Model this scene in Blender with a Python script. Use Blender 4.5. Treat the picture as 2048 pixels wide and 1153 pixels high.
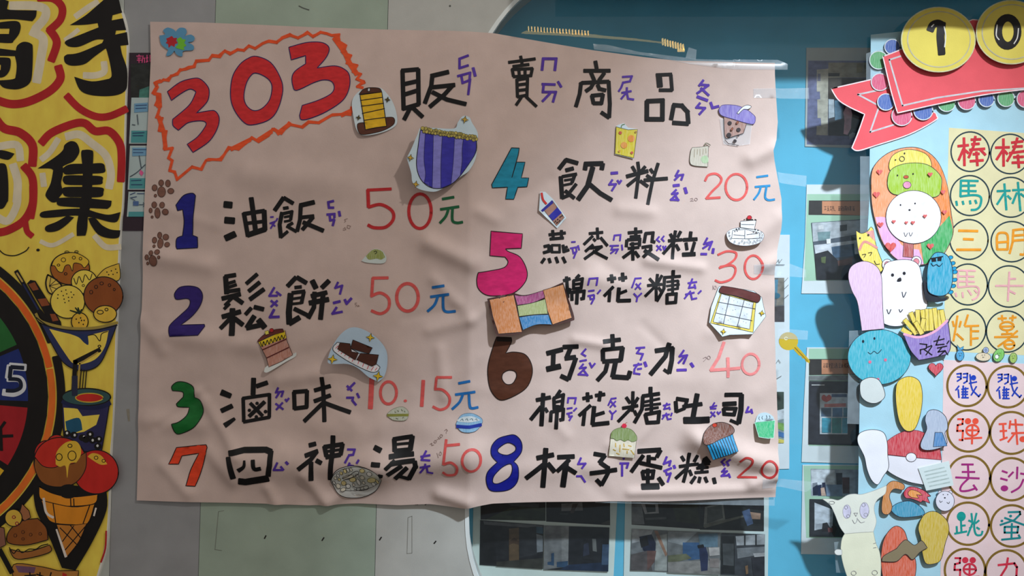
import bpy, math, random
from mathutils import Vector
from mathutils.geometry import delaunay_2d_cdt

for o in list(bpy.data.objects): bpy.data.objects.remove(o)
C = bpy.context.scene.collection
S = 0.00085            # metres per unit of the wall drawing (1 unit = 0.85 mm)
D = 1.35               # camera to wall
DEP = 0.068            # depth of the recessed notice case
random.seed(7)

# ---------------------------------------------------------------- camera, world, lamp, exposure
cam_d = bpy.data.cameras.new('camera'); cam = bpy.data.objects.new('camera', cam_d); C.objects.link(cam)
cam.location = (0, -D, 0); cam.rotation_euler = (math.pi/2, 0, 0)
cam_d.sensor_width = 36.0; cam_d.lens = 36.0*D/(2048*S); cam_d.clip_start = 0.01
bpy.context.scene.camera = cam
world = bpy.data.worlds.new('world'); bpy.context.scene.world = world; world.use_nodes = True
bg = world.node_tree.nodes['Background']; bg.inputs[0].default_value = (0.375, 0.342, 0.322, 1); bg.inputs[1].default_value = 1.0
ld = bpy.data.lights.new('corridor_lamp', 'SPOT'); ld.energy = 300; ld.color = (0.72, 0.86, 1.0); ld.shadow_soft_size = 0.05
ld.spot_size = math.radians(33); ld.spot_blend = 1.0
lamp = bpy.data.objects.new('corridor_lamp', ld); C.objects.link(lamp); lamp.location = (1.1, -1.5, 1.52)
lamp.rotation_euler = (Vector((0.47, 0.0, -0.22))-lamp.location).to_track_quat('-Z', 'Y').to_euler()
sd = bpy.data.lights.new('left_fill_light', 'POINT'); sd.energy = 60; sd.color = (1.0, 0.94, 0.88); sd.shadow_soft_size = 0.05   # added fill light at the lamp's place, lifts the dim left side
fill_ob = bpy.data.objects.new('left_fill_light', sd); C.objects.link(fill_ob); fill_ob.location = lamp.location
vs = bpy.context.scene.view_settings
vs.view_transform = 'Standard'; vs.look = 'None'; vs.exposure = 0.0; vs.gamma = 1.0; vs.use_curve_mapping = False

# ---------------------------------------------------------------- materials
def lin(c): return tuple(((v/255)/12.92 if v/255 <= .04045 else ((v/255+.055)/1.055)**2.4) for v in c) + (1,)
MATS = {}
def mat(rgb, kind='ink', rough=None):
    key = (tuple(rgb), kind, rough)
    if key in MATS: return MATS[key]
    m = bpy.data.materials.new('%s_%02x%02x%02x' % ((kind,)+tuple(rgb))); m.use_nodes = True
    nt = m.node_tree; b = nt.nodes['Principled BSDF']
    tc = nt.nodes.new('ShaderNodeTexCoord'); mp = nt.nodes.new('ShaderNodeMapping'); n = nt.nodes.new('ShaderNodeTexNoise')
    mx = nt.nodes.new('ShaderNodeMix'); mx.data_type = 'RGBA'
    nt.links.new(tc.outputs['Object'], mp.inputs[0]); nt.links.new(mp.outputs[0], n.inputs['Vector'])
    var = {'ink': .14, 'marker': .13, 'crayon': .10, 'paint': .10, 'paper': .05, 'wall': .08, 'photo': .30, 'plain': .04, 'board': .08}[kind]
    sc = {'ink': (90, 90, 90), 'marker': (70, 70, 160), 'crayon': (620, 620, 85), 'paint': (45, 45, 20), 'paper': (25, 25, 25), 'wall': (14, 14, 14), 'photo': (60, 60, 90), 'plain': (30, 30, 30), 'board': (9, 9, 9)}[kind]
    if kind == 'marker': mp.inputs['Rotation'].default_value = (0, .5, 0)
    if kind == 'crayon': mp.inputs['Rotation'].default_value = (0, .6, 0)
    mp.inputs['Scale'].default_value = sc; n.inputs['Scale'].default_value = 1.0; n.inputs['Detail'].default_value = 4
    a = lin(rgb)
    lo = tuple(v*(1-var) for v in a[:3]) + (1,)
    if kind in ('crayon',): hi = tuple(v+(.92-v)*.18 for v in a[:3]) + (1,)
    else: hi = tuple(min(1, v*(1+var)+var*.02) for v in a[:3]) + (1,)
    rp = nt.nodes.new('ShaderNodeValToRGB'); rp.color_ramp.elements[0].position = .32; rp.color_ramp.elements[1].position = .68
    nt.links.new(n.outputs['Fac'], rp.inputs[0]); nt.links.new(rp.outputs[0], mx.inputs['Factor'])
    mx.inputs['A'].default_value = lo; mx.inputs['B'].default_value = hi
    nt.links.new(mx.outputs['Result'], b.inputs['Base Color'])
    b.inputs['Roughness'].default_value = rough if rough is not None else {'ink': .55, 'marker': .5, 'crayon': .8, 'paint': .55, 'paper': .75, 'wall': .6, 'photo': .35, 'plain': .6, 'board': .8}[kind]
    b.inputs['Specular IOR Level'].default_value = .3
    if kind in ('wall', 'paper', 'board'):
        bp = nt.nodes.new('ShaderNodeBump'); n2 = nt.nodes.new('ShaderNodeTexNoise'); n2.inputs['Scale'].default_value = 420 if kind != 'wall' else 700
        nt.links.new(tc.outputs['Object'], n2.inputs['Vector']); nt.links.new(n2.outputs['Fac'], bp.inputs['Height'])
        bp.inputs['Strength'].default_value = .12; bp.inputs['Distance'].default_value = .001; nt.links.new(bp.outputs[0], b.inputs['Normal'])
    MATS[key] = m
    return m

def glassy(name, tint, alpha, rough, ior=1.45):
    m = bpy.data.materials.new(name); m.use_nodes = True; nt = m.node_tree
    for n in list(nt.nodes): nt.nodes.remove(n)
    out = nt.nodes.new('ShaderNodeOutputMaterial'); tr = nt.nodes.new('ShaderNodeBsdfTransparent'); gl = nt.nodes.new('ShaderNodeBsdfGlossy')
    df = nt.nodes.new('ShaderNodeBsdfDiffuse'); m1 = nt.nodes.new('ShaderNodeMixShader'); m2 = nt.nodes.new('ShaderNodeMixShader')
    fr = nt.nodes.new('ShaderNodeFresnel'); ge = nt.nodes.new('ShaderNodeNewGeometry'); io = nt.nodes.new('ShaderNodeMapRange')
    io.inputs[3].default_value = ior; io.inputs[4].default_value = 1/ior          # a thin pane reflects alike from both sides
    nt.links.new(ge.outputs['Backfacing'], io.inputs[0]); nt.links.new(io.outputs[0], fr.inputs[0])
    gl.inputs['Roughness'].default_value = rough; df.inputs[0].default_value = lin(tint); tr.inputs[0].default_value = (1, 1, 1, 1)
    if rough > .05:
        n = nt.nodes.new('ShaderNodeTexNoise'); n.inputs['Scale'].default_value = 60; n.inputs['Detail'].default_value = 3
        mr = nt.nodes.new('ShaderNodeMapRange'); mr.inputs[3].default_value = alpha*.55; mr.inputs[4].default_value = alpha*1.45
        tc = nt.nodes.new('ShaderNodeTexCoord'); nt.links.new(tc.outputs['Object'], n.inputs['Vector'])
        nt.links.new(n.outputs['Fac'], mr.inputs[0]); nt.links.new(mr.outputs[0], m1.inputs[0])
    else: m1.inputs[0].default_value = alpha
    nt.links.new(tr.outputs[0], m1.inputs[1]); nt.links.new(df.outputs[0], m1.inputs[2])
    nt.links.new(fr.outputs[0], m2.inputs[0]); nt.links.new(m1.outputs[0], m2.inputs[1]); nt.links.new(gl.outputs[0], m2.inputs[2])
    nt.links.new(m2.outputs[0], out.inputs[0])
    return m
TAPE = glassy('clear_tape', (215, 232, 242), .24, .30)
FILM = glassy('plastic_film', (215, 235, 245), .22, .12)
GLASS = glassy('case_glass', (200, 225, 235), .02, 0.0, 1.5)

# ---------------------------------------------------------------- drawing helpers (units of the wall drawing)
def W(x, y, d): return Vector(((x-1024)*S, -d, (576.5-y)*S))
class Fr:                       # a drawing frame: origin, units per wall unit, depth behind the wall
    def __init__(s, x, y, k, dep=0): s.x, s.y, s.k, s.f = x, y, k, (D+dep)/D
    def p(s, x, y):
        x, y = s.x+x/s.k, s.y+y/s.k
        return (1024+(x-1024)*s.f, 576.5+(y-576.5)*s.f)
PX = Fr(0, 0, 1)
fA, fB, fC, fD, fE, fF = Fr(280,40,4), Fr(680,90,4), Fr(1080,90,4), Fr(280,300,4), Fr(680,300,4), Fr(1080,300,4)
fG, fH, fI, fJ, fK, fL = Fr(280,520,4), Fr(680,520,4), Fr(1080,520,4), Fr(280,735,4), Fr(680,735,4), Fr(1080,735,4)
fR1, fR2, fR3, fR4 = Fr(1848,250,5.013), Fr(1848,500,5.013), Fr(1848,715,5.013), Fr(1848,923,5.013)
fP, fQ, fV, fY = Fr(1540,0,2.746), Fr(1540,380,2.882), Fr(1540,740,2.79), Fr(1640,960,5.976)
fS1, fS2, fS3 = Fr(0,0,2.881), Fr(0,380,2.882), Fr(0,760,2.934)
BX = Fr(0, 0, 1, DEP)           # the back board of the case

def parse(s, fr):
    out = []
    for t in s.replace('~', '').split():
        sh = t.endswith('!'); a, b = t.rstrip('!').split(',')
        out.append(fr.p(float(a), float(b)) + (sh,))
    return out
def cr(p0, p1, p2, p3, n):
    r = []
    for i in range(n):
        t = i/n; t2 = t*t; t3 = t2*t
        r.append(tuple(.5*((2*p1[k])+(-p0[k]+p2[k])*t+(2*p0[k]-5*p1[k]+4*p2[k]-p3[k])*t2+(-p0[k]+3*p1[k]-3*p2[k]+p3[k])*t3) for k in (0, 1)))
    return r
def smooth(pts, closed, n=5):
    m = len(pts); out = []
    rng = range(m) if closed else range(m-1)
    for i in rng:
        a, b = pts[i], pts[(i+1) % m]
        pa = a if a[2] or (not closed and i == 0) else pts[i-1]
        pb = b if b[2] or (not closed and i == m-2) else pts[(i+2) % m]
        out += cr(pa, a, b, pb, n)
    if not closed: out.append(pts[-1][:2])
    return out
def loop(s, fr):
    p = parse(s, fr)
    return smooth(p, True) if s.strip().startswith('~') else [q[:2] for q in p]
def ell(cx, cy, rx, ry=None, fr=PX, n=None, rot=0):
    ry = ry or rx; n = n or max(12, int(rx/fr.k*.9)+8); n = min(n, 48)
    c, s_ = math.cos(rot), math.sin(rot); r = []
    for i in range(n):
        a = 2*math.pi*i/n; x, y = rx*math.cos(a), ry*math.sin(a)
        r.append(fr.p(cx+x*c-y*s_, cy+x*s_+y*c))
    return r
def inside(x, y, loops):
    r = False
    for L in loops:
        j = len(L)-1
        for i in range(len(L)):
            if (L[i][1] > y) != (L[j][1] > y) and x < (L[j][0]-L[i][0])*(y-L[i][1])/(L[j][1]-L[i][1]+1e-12)+L[i][0]: r = not r
            j = i
    return r
def tess(loops, grid):
    vs_, es = [], []
    for L in loops:
        k = len(vs_); q = []
        for i in range(len(L)):                      # subdivide long edges so that the sheet can bend
            a, b = L[i], L[(i+1) % len(L)]; n = 1
            if grid: n = max(1, int(math.hypot(b[0]-a[0], b[1]-a[1])/grid))
            for t in range(n): q.append((a[0]+(b[0]-a[0])*t/n, a[1]+(b[1]-a[1])*t/n))
        vs_ += [Vector(v) for v in q]; es += [(k+i, k+(i+1) % len(q)) for i in range(len(q))]
    if grid:
        xs = [v.x for v in vs_]; ys = [v.y for v in vs_]
        x = min(xs)+grid/2
        while x < max(xs):
            y = min(ys)+grid/2
            while y < max(ys):
                if inside(x, y, loops): vs_.append(Vector((x, y)))
                y += grid
            x += grid
    r = delaunay_2d_cdt(vs_, es, [], 0, 1e-4)
    V = [(v.x, v.y) for v in r[0]]; F = []
    for f in r[2]:
        cx = sum(V[i][0] for i in f)/len(f); cy = sum(V[i][1] for i in f)/len(f)
        if inside(cx, cy, loops): F.append(tuple(f))
    E = {}
    for f in F:
        for i in range(len(f)):
            e = (f[i], f[(i+1) % len(f)]); E[e] = 1
    border = [e for e in E if (e[1], e[0]) not in E]
    return V, F, border
def ribbon(P, w, V, F, ext0, ext1, step=6, wend=None):
    R = []
    for i in range(len(P)-1):
        a, b = P[i], P[i+1]; L = math.hypot(b[0]-a[0], b[1]-a[1]); n = max(1, int(L/step))
        for t in range(n): R.append((a[0]+(b[0]-a[0])*t/n, a[1]+(b[1]-a[1])*t/n))
    R.append(P[-1])
    if len(R) < 2: R.append((R[0][0]+.5, R[0][1]))
    def un(a, b):
        L = math.hypot(b[0]-a[0], b[1]-a[1]) or 1e-9; return ((b[0]-a[0])/L, (b[1]-a[1])/L)
    t0, t1 = un(R[0], R[1]), un(R[-2], R[-1]); rows = []
    c = .12*w
    rows.append(((R[0][0]-t0[0]*ext0, R[0][1]-t0[1]*ext0), t0, .80)); rows.append(((R[0][0]-t0[0]*(ext0-c), R[0][1]-t0[1]*(ext0-c)), t0, 1))
    for i in range(1, len(R)-1): rows.append((R[i], un(R[i-1], R[i+1]), 1))
    rows.append(((R[-1][0]+t1[0]*(ext1-c), R[-1][1]+t1[1]*(ext1-c)), t1, 1)); rows.append(((R[-1][0]+t1[0]*ext1, R[-1][1]+t1[1]*ext1), t1, .80))
    m = max(1, int(math.ceil(w/7))); k = len(V); N = len(rows)
    for i, (p, t, q) in enumerate(rows):
        ww = w if wend is None else w+(wend-w)*i/(N-1)
        for j in range(m+1):
            o = (j/m-.5)*ww*q; V.append((p[0]-t[1]*o, p[1]+t[0]*o))
    for i in range(N-1):
        for j in range(m):
            a = k+i*(m+1)+j; F.append((a, a+1, a+m+2, a+m+1))
NUDGE = .000006; WS = [1.0]
def strokes(s, fr, w):
    """'x,y x,y; ~x,y ...; 30:x,y ...; o:cx,cy,rx,ry (ring)  d:cx,cy,rx,ry (disc)'"""
    V, F, Z = [], [], []
    for si, st in enumerate(s.split(';')):
        st = st.strip(); Z += [NUDGE*si]*(len(V)-len(Z))
        if not st: continue
        if st[:2] in ('o:', 'd:'):
            a = [float(v) for v in st[2:].split(',')]
            L = ell(a[0], a[1], a[2], a[3] if len(a) > 3 else a[2], fr)
            if st[0] == 'o': ribbon(L+L[:2], w/fr.k*fr.f, V, F, 0, 0)
            else:
                v, f, b = tess([L], 7); k = len(V); V += v; F += [tuple(i+k for i in q) for q in f]
            continue
        ww, we = w, None
        if ':' in st:
            h, st = st.split(':'); 
            if '>' in h: ww, we = [float(v) for v in h.split('>')]
            else: ww = float(h)
        ww *= WS[0]; we = we*WS[0] if we else None
        ww = ww/fr.k*fr.f; we = we/fr.k*fr.f if we else None
        p = parse(st, fr)
        if st.strip().startswith('~'):
            ribbon(smooth(p, False, 6), ww, V, F, .3*ww, .3*ww, wend=we); continue
        P = [q[:2] for q in p]; cur = [P[0]]; e0 = .2*ww
        for i in range(1, len(P)):
            cur.append(P[i])
            if i < len(P)-1:
                a = math.atan2(P[i][1]-P[i-1][1], P[i][0]-P[i-1][0]); b = math.atan2(P[i+1][1]-P[i][1], P[i+1][0]-P[i][0])
                if abs((b-a+math.pi) % (2*math.pi)-math.pi) > .6:
                    ribbon(cur, ww, V, F, e0, .42*ww, wend=None); cur = [P[i]]; e0 = .42*ww
        ribbon(cur, ww, V, F, e0, .2*ww, wend=we)
    Z += [NUDGE*(si+1)]*(len(V)-len(Z))
    return [(v[0], v[1], z) for v, z in zip(V, Z)], F

def mesh_obj(name, V, F, m, parent=None, shade=False):
    me = bpy.data.meshes.new(name); me.from_pydata(V, [], F); me.update()
    if m: me.materials.append(m)
    if shade: me.polygons.foreach_set('use_smooth', [True]*len(me.polygons))
    o = bpy.data.objects.new(name, me); C.objects.link(o)
    if parent: o.parent = parent
    return o
def tag(o, label=None, cat=None, group=None, kind=None):
    if label: o['label'] = label
    if cat: o['category'] = cat
    if group: o['group'] = group
    if kind: o['kind'] = kind
    return o

class Thing:
    """an Empty at the thing's base, with flat drawn parts stacked on a surface function surf(x, y) -> distance from the wall"""
    def __init__(s, name, label, cat, x, y, surf, group=None, grid=0, kind=None, step=.00010):
        s.surf = surf if callable(surf) else (lambda a, b, v=surf: v)
        s.grid = grid; s.loc = W(x, y, s.surf(x, y)); s.lay = 0; s.step = step
        s.o = bpy.data.objects.new(name, None); C.objects.link(s.o); s.o.location = s.loc; s.o.empty_display_size = .02
        if kind: tag(s.o, kind=kind)
        else: tag(s.o, label, cat, group)
    def _emit(s, name, V, F, m, off, parent, border=None, thick=0, shade=False):
        P = [W(v[0], v[1], s.surf(v[0], v[1])+off+(v[2] if len(v) > 2 else 0))-s.loc for v in V]; F = [tuple(f) for f in F]
        G = []
        for f in F:                                   # face the room
            a, b, c = V[f[0]], V[f[1]], V[f[2]]
            G.append(f if (b[0]-a[0])*(c[1]-a[1])-(b[1]-a[1])*(c[0]-a[0]) < 0 else f[::-1])
        if thick and border:
            n = len(P); P += [p+Vector((0, thick, 0)) for p in P]
            G += [tuple(i+n for i in f[::-1]) for f in G]
            for a, b in border:                       # own corners, so that the rim stays crisp
                k = len(P); P += [P[a], P[b], P[b+n], P[a+n]]; G.append((k, k+1, k+2, k+3))
        return mesh_obj(name, P, G, m, parent or s.o, shade)
    def lift(s, off):
        if off is None: s.lay += s.step; return s.lay
        return off
    def fill(s, name, col, loops, fr=PX, off=None, thick=0, parent=None, kind='ink', line=None, lw=1.1, lname='outline'):
        off = s.lift(off)
        if isinstance(loops, str): loops = [loop(q, fr) for q in loops.split('/')]
        V, F, b = tess(loops, s.grid)
        m = mat(col, kind) if isinstance(col, tuple) else col
        o = s._emit(name, V, F, m, off, parent, b, thick, bool(s.grid))
        if line:
            v, f = [], []
            for L in loops: ribbon(list(L)+list(L[:2]), lw, v, f, 0, 0)
            s._emit(lname, v, f, mat(line, 'ink'), off+s.step*.5, o if parent is None else parent)
        return o
    def line(s, name, col, st, fr=PX, w=4, off=None, parent=None, kind='ink'):
        off = s.lift(off); V, F = strokes(st, fr, w)
        return s._emit(name, V, F, mat(col, kind), off, parent, shade=bool(s.grid))
    def star(s, cx, cy, r, fr, col=(225, 190, 40)):
        L = []
        for i in range(8):
            a = i*math.pi/4+.15; q = r if i % 2 == 0 else r*.36; L.append(fr.p(cx+q*math.sin(a), cy-q*math.cos(a)))
        s.fill('sparkle', col, [L], line=(25, 22, 20), lw=1.0)

# ---------------------------------------------------------------- the setting: painted wall panels, recessed case, glass, trim, unseen hood
R_ = 326; X0, Y0, X1, Y1 = 932, -92, 2760, 1372
def rrect(x0, y0, x1, y1, r, n=20):
    L = []
    for cx, cy, a0 in ((x1-r, y0+r, -90), (x1-r, y1-r, 0), (x0+r, y1-r, 90), (x0+r, y0+r, 180)):
        for i in range(n+1):
            a = math.radians(a0+90*i/n); L.append((cx+r*math.cos(a), cy+r*math.sin(a)))
    return L
opening = rrect(X0, Y0, X1, Y1, R_)
wall = Thing('wall_main', None, None, 600, 1700, 0.0, kind='structure')
T_ = .075
pan = [((195, 202, 195), '-500,-420 247,-420 248,0 218,1153 210,1700 -500,1700'),
       ((158, 161, 163), '248,-420 447,-420 431,0 396,1153 380,1700 211,1700 219,1153 249,0'),
       ((164, 182, 166), '448,-420 787,-420 776,0 749,1153 735,1700 381,1700 397,1153 432,0')]
for c, s in pan: wall.fill('panel', c, s, off=0, thick=T_, kind='wall')
wall.fill('panel', (192, 195, 190), [loop('788,-420 3000,-420 3000,1700 736,1700 750,1153 777,0', PX), opening], off=0, thick=T_, kind='wall')
wall.line('nail_slit', (35, 32, 30), '532,1072 529,1078', w=2.6, off=.0003)
for q in ('648,1076 644,1082', '763,1075 759,1081', '872,1083 868,1088'): wall.line('nail_slit', (35, 32, 30), q, w=2.6, off=.0003)
wall.line('pencil_outline', (120, 120, 112), '448,1022 437,1024 430,1100 444,1102', w=.8, off=.0003)
wall.line('pencil_outline', (120, 120, 112), '816,1036 824,1033 824,1107 814,1108 816,1036', w=.8, off=.0003)
wall.line('scribble', (70, 66, 62), '435,1002 448,1002; 828,1002 836,1010; 830,1010 836,1010; 842,1004 852,1010; 846,1001 856,1006; 850,1011 858,1005', w=1.6, off=.0003)

wall.line('scuff_mark', (92, 98, 92), '~598,12 606,16 618,20; d:900,12,2,2', w=2.2, off=.0003); wall.line('scuff_mark', (150, 146, 132), '7>3:256,820 258,842', w=6, off=.0003)

tr = Thing('trim_1', None, None, X0, Y1, 0.0, kind='structure')
tr.fill('frame_strip', (236, 246, 246), [rrect(X0-2, Y0-2, X1+2, Y1+2, R_+2), rrect(X0+6, Y0+6, X1-6, Y1-6, R_-6)], off=.0012, thick=.010, kind='plain')
bk = Thing('wall_back', None, None, 1800, 1500, -DEP, kind='structure')
bk.fill('notice_board', (92, 184, 216), '800,-300 2900,-300 2900,1600 800,1600', off=0, thick=.006, kind='board')
gl = Thing('window_1', None, None, 1800, 1372, -.006, kind='structure')
gl.fill('pane', GLASS, [rrect(X0, Y0, X1, Y1, R_)], off=0)

ledge = Thing('trim_2', None, None, 1800, -80, 0.0, kind='structure')     # unseen boxed hood, sized and placed to shade the top of the case
def boxm(name, x0, x1, y0, y1, z0, z1, m, parent, loc):
    V = [Vector((x, y, z))-loc for x in (x0, x1) for y in (y0, y1) for z in (z0, z1)]
    F = [(0, 1, 3, 2), (4, 6, 7, 5), (0, 4, 5, 1), (2, 3, 7, 6), (0, 2, 6, 4), (1, 5, 7, 3)]
    return mesh_obj(name, V, F, m, parent)
boxm('unseen_hood', .08, 1.75, -.115, 0.0, .505, .86, mat((190, 196, 190), 'wall'), ledge.o, ledge.loc)

fl_ = boxm('floor', -4, 4, -5, .08, -1.33, -1.25, mat((92, 84, 78), 'wall'), None, Vector((0, 0, 0))); tag(fl_, kind='structure')

# lamp row behind the viewer, seen only as a golden reflection in the case glass
def refl(px, py, L=3.4):
    f = (L+D)/D; return Vector(((px-1024)*S*f, -L, (576.5-py)*S*f))
sl = bpy.data.objects.new('lamp_row', None); C.objects.link(sl); sl.location = refl(1045, 66)
tag(sl, 'row of small golden lamps mirrored in the top of the case glass', 'lamp')
em = bpy.data.materials.new('golden_lamp'); em.use_nodes = True
eb = em.node_tree.nodes['Principled BSDF']; eb.inputs['Base Color'].default_value = (.9, .7, .2, 1)
eb.inputs['Emission Color'].default_value = (1.0, .74, .24, 1); eb.inputs['Emission Strength'].default_value = 13
em2 = em.copy(); em2.node_tree.nodes['Principled BSDF'].inputs['Emission Strength'].default_value = 4
def strip(name, q, m, dy=.02):
    P = [refl(*v)-sl.location for v in q]; n = len(P)
    V = P+[p+Vector((0, -dy, 0)) for p in P]
    F = [tuple(range(n)), tuple(range(2*n-1, n-1, -1))]+[(i, (i+1) % n, n+(i+1) % n, n+i) for i in range(n)]
    mesh_obj(name, V, F, m, sl)
strip('housing', [(1043, 64), (1052, 60), (1180, 66.5), (1210, 70.5), (1270, 75.5), (1320, 82), (1330, 84), (1270, 78), (1200, 73), (1110, 67.5)], em2)
for i in range(20):
    x = 1056+i*6.3; y = 51+i*.45; strip('bulb', [(x, y), (x+2.2, y+.3), (x+2.6, y+10), (x+.5, y+10)], em)
for i in range(9):
    x = 1325+i*5.2; y = 75+i*1.4; strip('bulb', [(x, y), (x+2.2, y+.5), (x+3.4, y+13), (x+1, y+12)], em)
for i in range(3):
    x = 1357+i*5; strip('bulb', [(x, 96), (x+3.5, 96), (x+3.5, 101), (x, 101)], em)

# ---------------------------------------------------------------- sheets pinned to the board behind the glass
def q4(x0, y0, x1, y1): return '%g,%g %g,%g %g,%g %g,%g' % (x0, y0, x1, y0, x1, y1, x0, y1)
class Sheet(Thing):
    def __init__(s, label, poly, fr, col=(222, 232, 230), name='photo_sheet', cat='photo sheet'):
        L = loop(poly, fr); cx = sum(p[0] for p in L)/len(L); cy = max(p[1] for p in L)
        super().__init__(name, label, cat, cx, cy, -DEP+.0012, step=.00012)
        s.fr = fr; s.k = 1.0; s.fill('paper', col, poly, fr, thick=.0006, kind='paper')
    def dim(s, c):  # greys photo colours; k darkens dark prints, with the menu's shade painted in
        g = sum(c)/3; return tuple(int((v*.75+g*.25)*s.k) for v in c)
    def photo(s, poly, col, shapes=()):
        o = s.fill('photo', s.dim(col), poly, s.fr, kind='photo')
        for c, p in shapes: s.fill('photo_patch', s.dim(c), p, s.fr, parent=o, kind='photo')
        return o
fN = Fr(900, 960, 2.695, DEP); fPb = Fr(1540, 0, 2.746, DEP); fQb = Fr(1540, 380, 2.882, DEP); fVb = Fr(1540, 740, 2.79, DEP); fT = Fr(1590, 90, 5.012, DEP)
fLb = Fr(1080, 735, 4, DEP); fFb = Fr(1080, 300, 4, DEP); fIb = Fr(1080, 520, 4, DEP)
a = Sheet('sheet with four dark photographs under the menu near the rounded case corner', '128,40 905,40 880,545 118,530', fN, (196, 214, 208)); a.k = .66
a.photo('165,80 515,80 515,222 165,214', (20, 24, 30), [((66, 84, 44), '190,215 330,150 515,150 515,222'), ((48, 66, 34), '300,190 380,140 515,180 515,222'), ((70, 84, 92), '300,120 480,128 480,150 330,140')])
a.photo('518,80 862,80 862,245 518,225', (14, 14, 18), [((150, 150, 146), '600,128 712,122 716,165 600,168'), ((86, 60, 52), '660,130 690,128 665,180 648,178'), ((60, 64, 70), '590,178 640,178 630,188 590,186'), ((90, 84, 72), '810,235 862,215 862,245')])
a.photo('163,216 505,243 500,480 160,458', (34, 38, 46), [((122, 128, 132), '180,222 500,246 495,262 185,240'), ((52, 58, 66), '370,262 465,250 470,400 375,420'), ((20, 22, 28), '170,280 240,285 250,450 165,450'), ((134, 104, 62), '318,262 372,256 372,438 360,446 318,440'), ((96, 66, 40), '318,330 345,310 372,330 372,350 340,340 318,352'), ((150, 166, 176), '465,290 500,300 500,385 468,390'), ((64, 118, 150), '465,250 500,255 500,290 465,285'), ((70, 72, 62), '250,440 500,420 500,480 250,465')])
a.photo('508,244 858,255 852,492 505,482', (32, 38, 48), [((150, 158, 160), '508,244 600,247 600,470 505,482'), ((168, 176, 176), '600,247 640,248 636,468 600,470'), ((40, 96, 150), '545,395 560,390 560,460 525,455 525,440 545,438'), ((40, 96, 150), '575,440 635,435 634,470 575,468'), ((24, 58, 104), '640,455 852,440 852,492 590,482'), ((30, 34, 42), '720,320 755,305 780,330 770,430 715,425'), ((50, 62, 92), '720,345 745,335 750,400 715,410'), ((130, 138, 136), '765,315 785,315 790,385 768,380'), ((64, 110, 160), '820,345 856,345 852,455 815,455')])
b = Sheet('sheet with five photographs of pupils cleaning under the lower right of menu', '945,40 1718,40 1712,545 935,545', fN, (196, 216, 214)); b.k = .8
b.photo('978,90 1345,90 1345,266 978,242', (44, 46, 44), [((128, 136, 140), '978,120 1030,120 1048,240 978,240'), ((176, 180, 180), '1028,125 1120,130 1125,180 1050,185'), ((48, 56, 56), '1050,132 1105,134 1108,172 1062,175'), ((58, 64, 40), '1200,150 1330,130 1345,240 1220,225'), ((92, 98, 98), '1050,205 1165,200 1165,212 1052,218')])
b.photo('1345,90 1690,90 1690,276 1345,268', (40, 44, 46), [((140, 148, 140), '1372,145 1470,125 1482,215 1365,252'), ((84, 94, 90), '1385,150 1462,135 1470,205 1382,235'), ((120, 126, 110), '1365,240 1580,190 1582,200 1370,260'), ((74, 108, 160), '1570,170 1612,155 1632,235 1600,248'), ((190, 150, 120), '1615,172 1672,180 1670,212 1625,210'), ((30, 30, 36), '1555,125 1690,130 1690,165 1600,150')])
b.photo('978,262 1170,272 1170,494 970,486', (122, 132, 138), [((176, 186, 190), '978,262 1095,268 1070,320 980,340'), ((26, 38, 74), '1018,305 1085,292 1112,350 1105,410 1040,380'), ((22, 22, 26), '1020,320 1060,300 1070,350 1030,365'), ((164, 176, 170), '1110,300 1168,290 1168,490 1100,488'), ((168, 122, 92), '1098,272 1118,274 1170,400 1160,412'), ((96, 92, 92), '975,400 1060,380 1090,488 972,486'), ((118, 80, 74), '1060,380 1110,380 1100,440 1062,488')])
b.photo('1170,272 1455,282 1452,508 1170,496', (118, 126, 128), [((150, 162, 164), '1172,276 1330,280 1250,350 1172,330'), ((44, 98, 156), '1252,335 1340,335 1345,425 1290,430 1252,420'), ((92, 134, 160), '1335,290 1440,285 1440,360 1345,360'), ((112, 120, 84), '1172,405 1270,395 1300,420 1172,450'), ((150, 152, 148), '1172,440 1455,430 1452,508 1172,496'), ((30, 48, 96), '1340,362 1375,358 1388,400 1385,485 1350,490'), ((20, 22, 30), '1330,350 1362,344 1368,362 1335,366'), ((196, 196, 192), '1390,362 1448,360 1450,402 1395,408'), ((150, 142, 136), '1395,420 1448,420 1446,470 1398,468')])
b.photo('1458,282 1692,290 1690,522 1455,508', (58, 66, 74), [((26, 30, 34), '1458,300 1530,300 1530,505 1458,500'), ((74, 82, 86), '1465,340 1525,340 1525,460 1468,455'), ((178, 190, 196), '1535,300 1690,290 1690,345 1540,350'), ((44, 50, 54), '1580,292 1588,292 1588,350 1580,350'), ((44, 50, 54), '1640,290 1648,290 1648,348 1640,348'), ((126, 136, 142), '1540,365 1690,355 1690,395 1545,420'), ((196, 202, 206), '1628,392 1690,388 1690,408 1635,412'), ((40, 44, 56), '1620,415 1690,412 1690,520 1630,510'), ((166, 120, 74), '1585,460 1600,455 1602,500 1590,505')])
c = Sheet('narrow strip of a landscape photo sheet peeping out right of menu', '1500,470 1579,470 1578,938 1500,940', BX, (214, 226, 230))
c.photo(q4(1500, 556, 1568, 644), (96, 104, 108), [((60, 130, 160), '1546,560 1556,560 1556,592 1546,594'), ((126, 122, 110), '1556,556 1568,556 1566,610 1552,612'), ((66, 62, 66), '1500,618 1568,612 1568,644 1500,644'), ((30, 110, 140), ' '.join('%g,%g' % (1552+8*math.cos(t*.63), 592+6*math.sin(t*.63)) for t in range(10)))])
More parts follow.
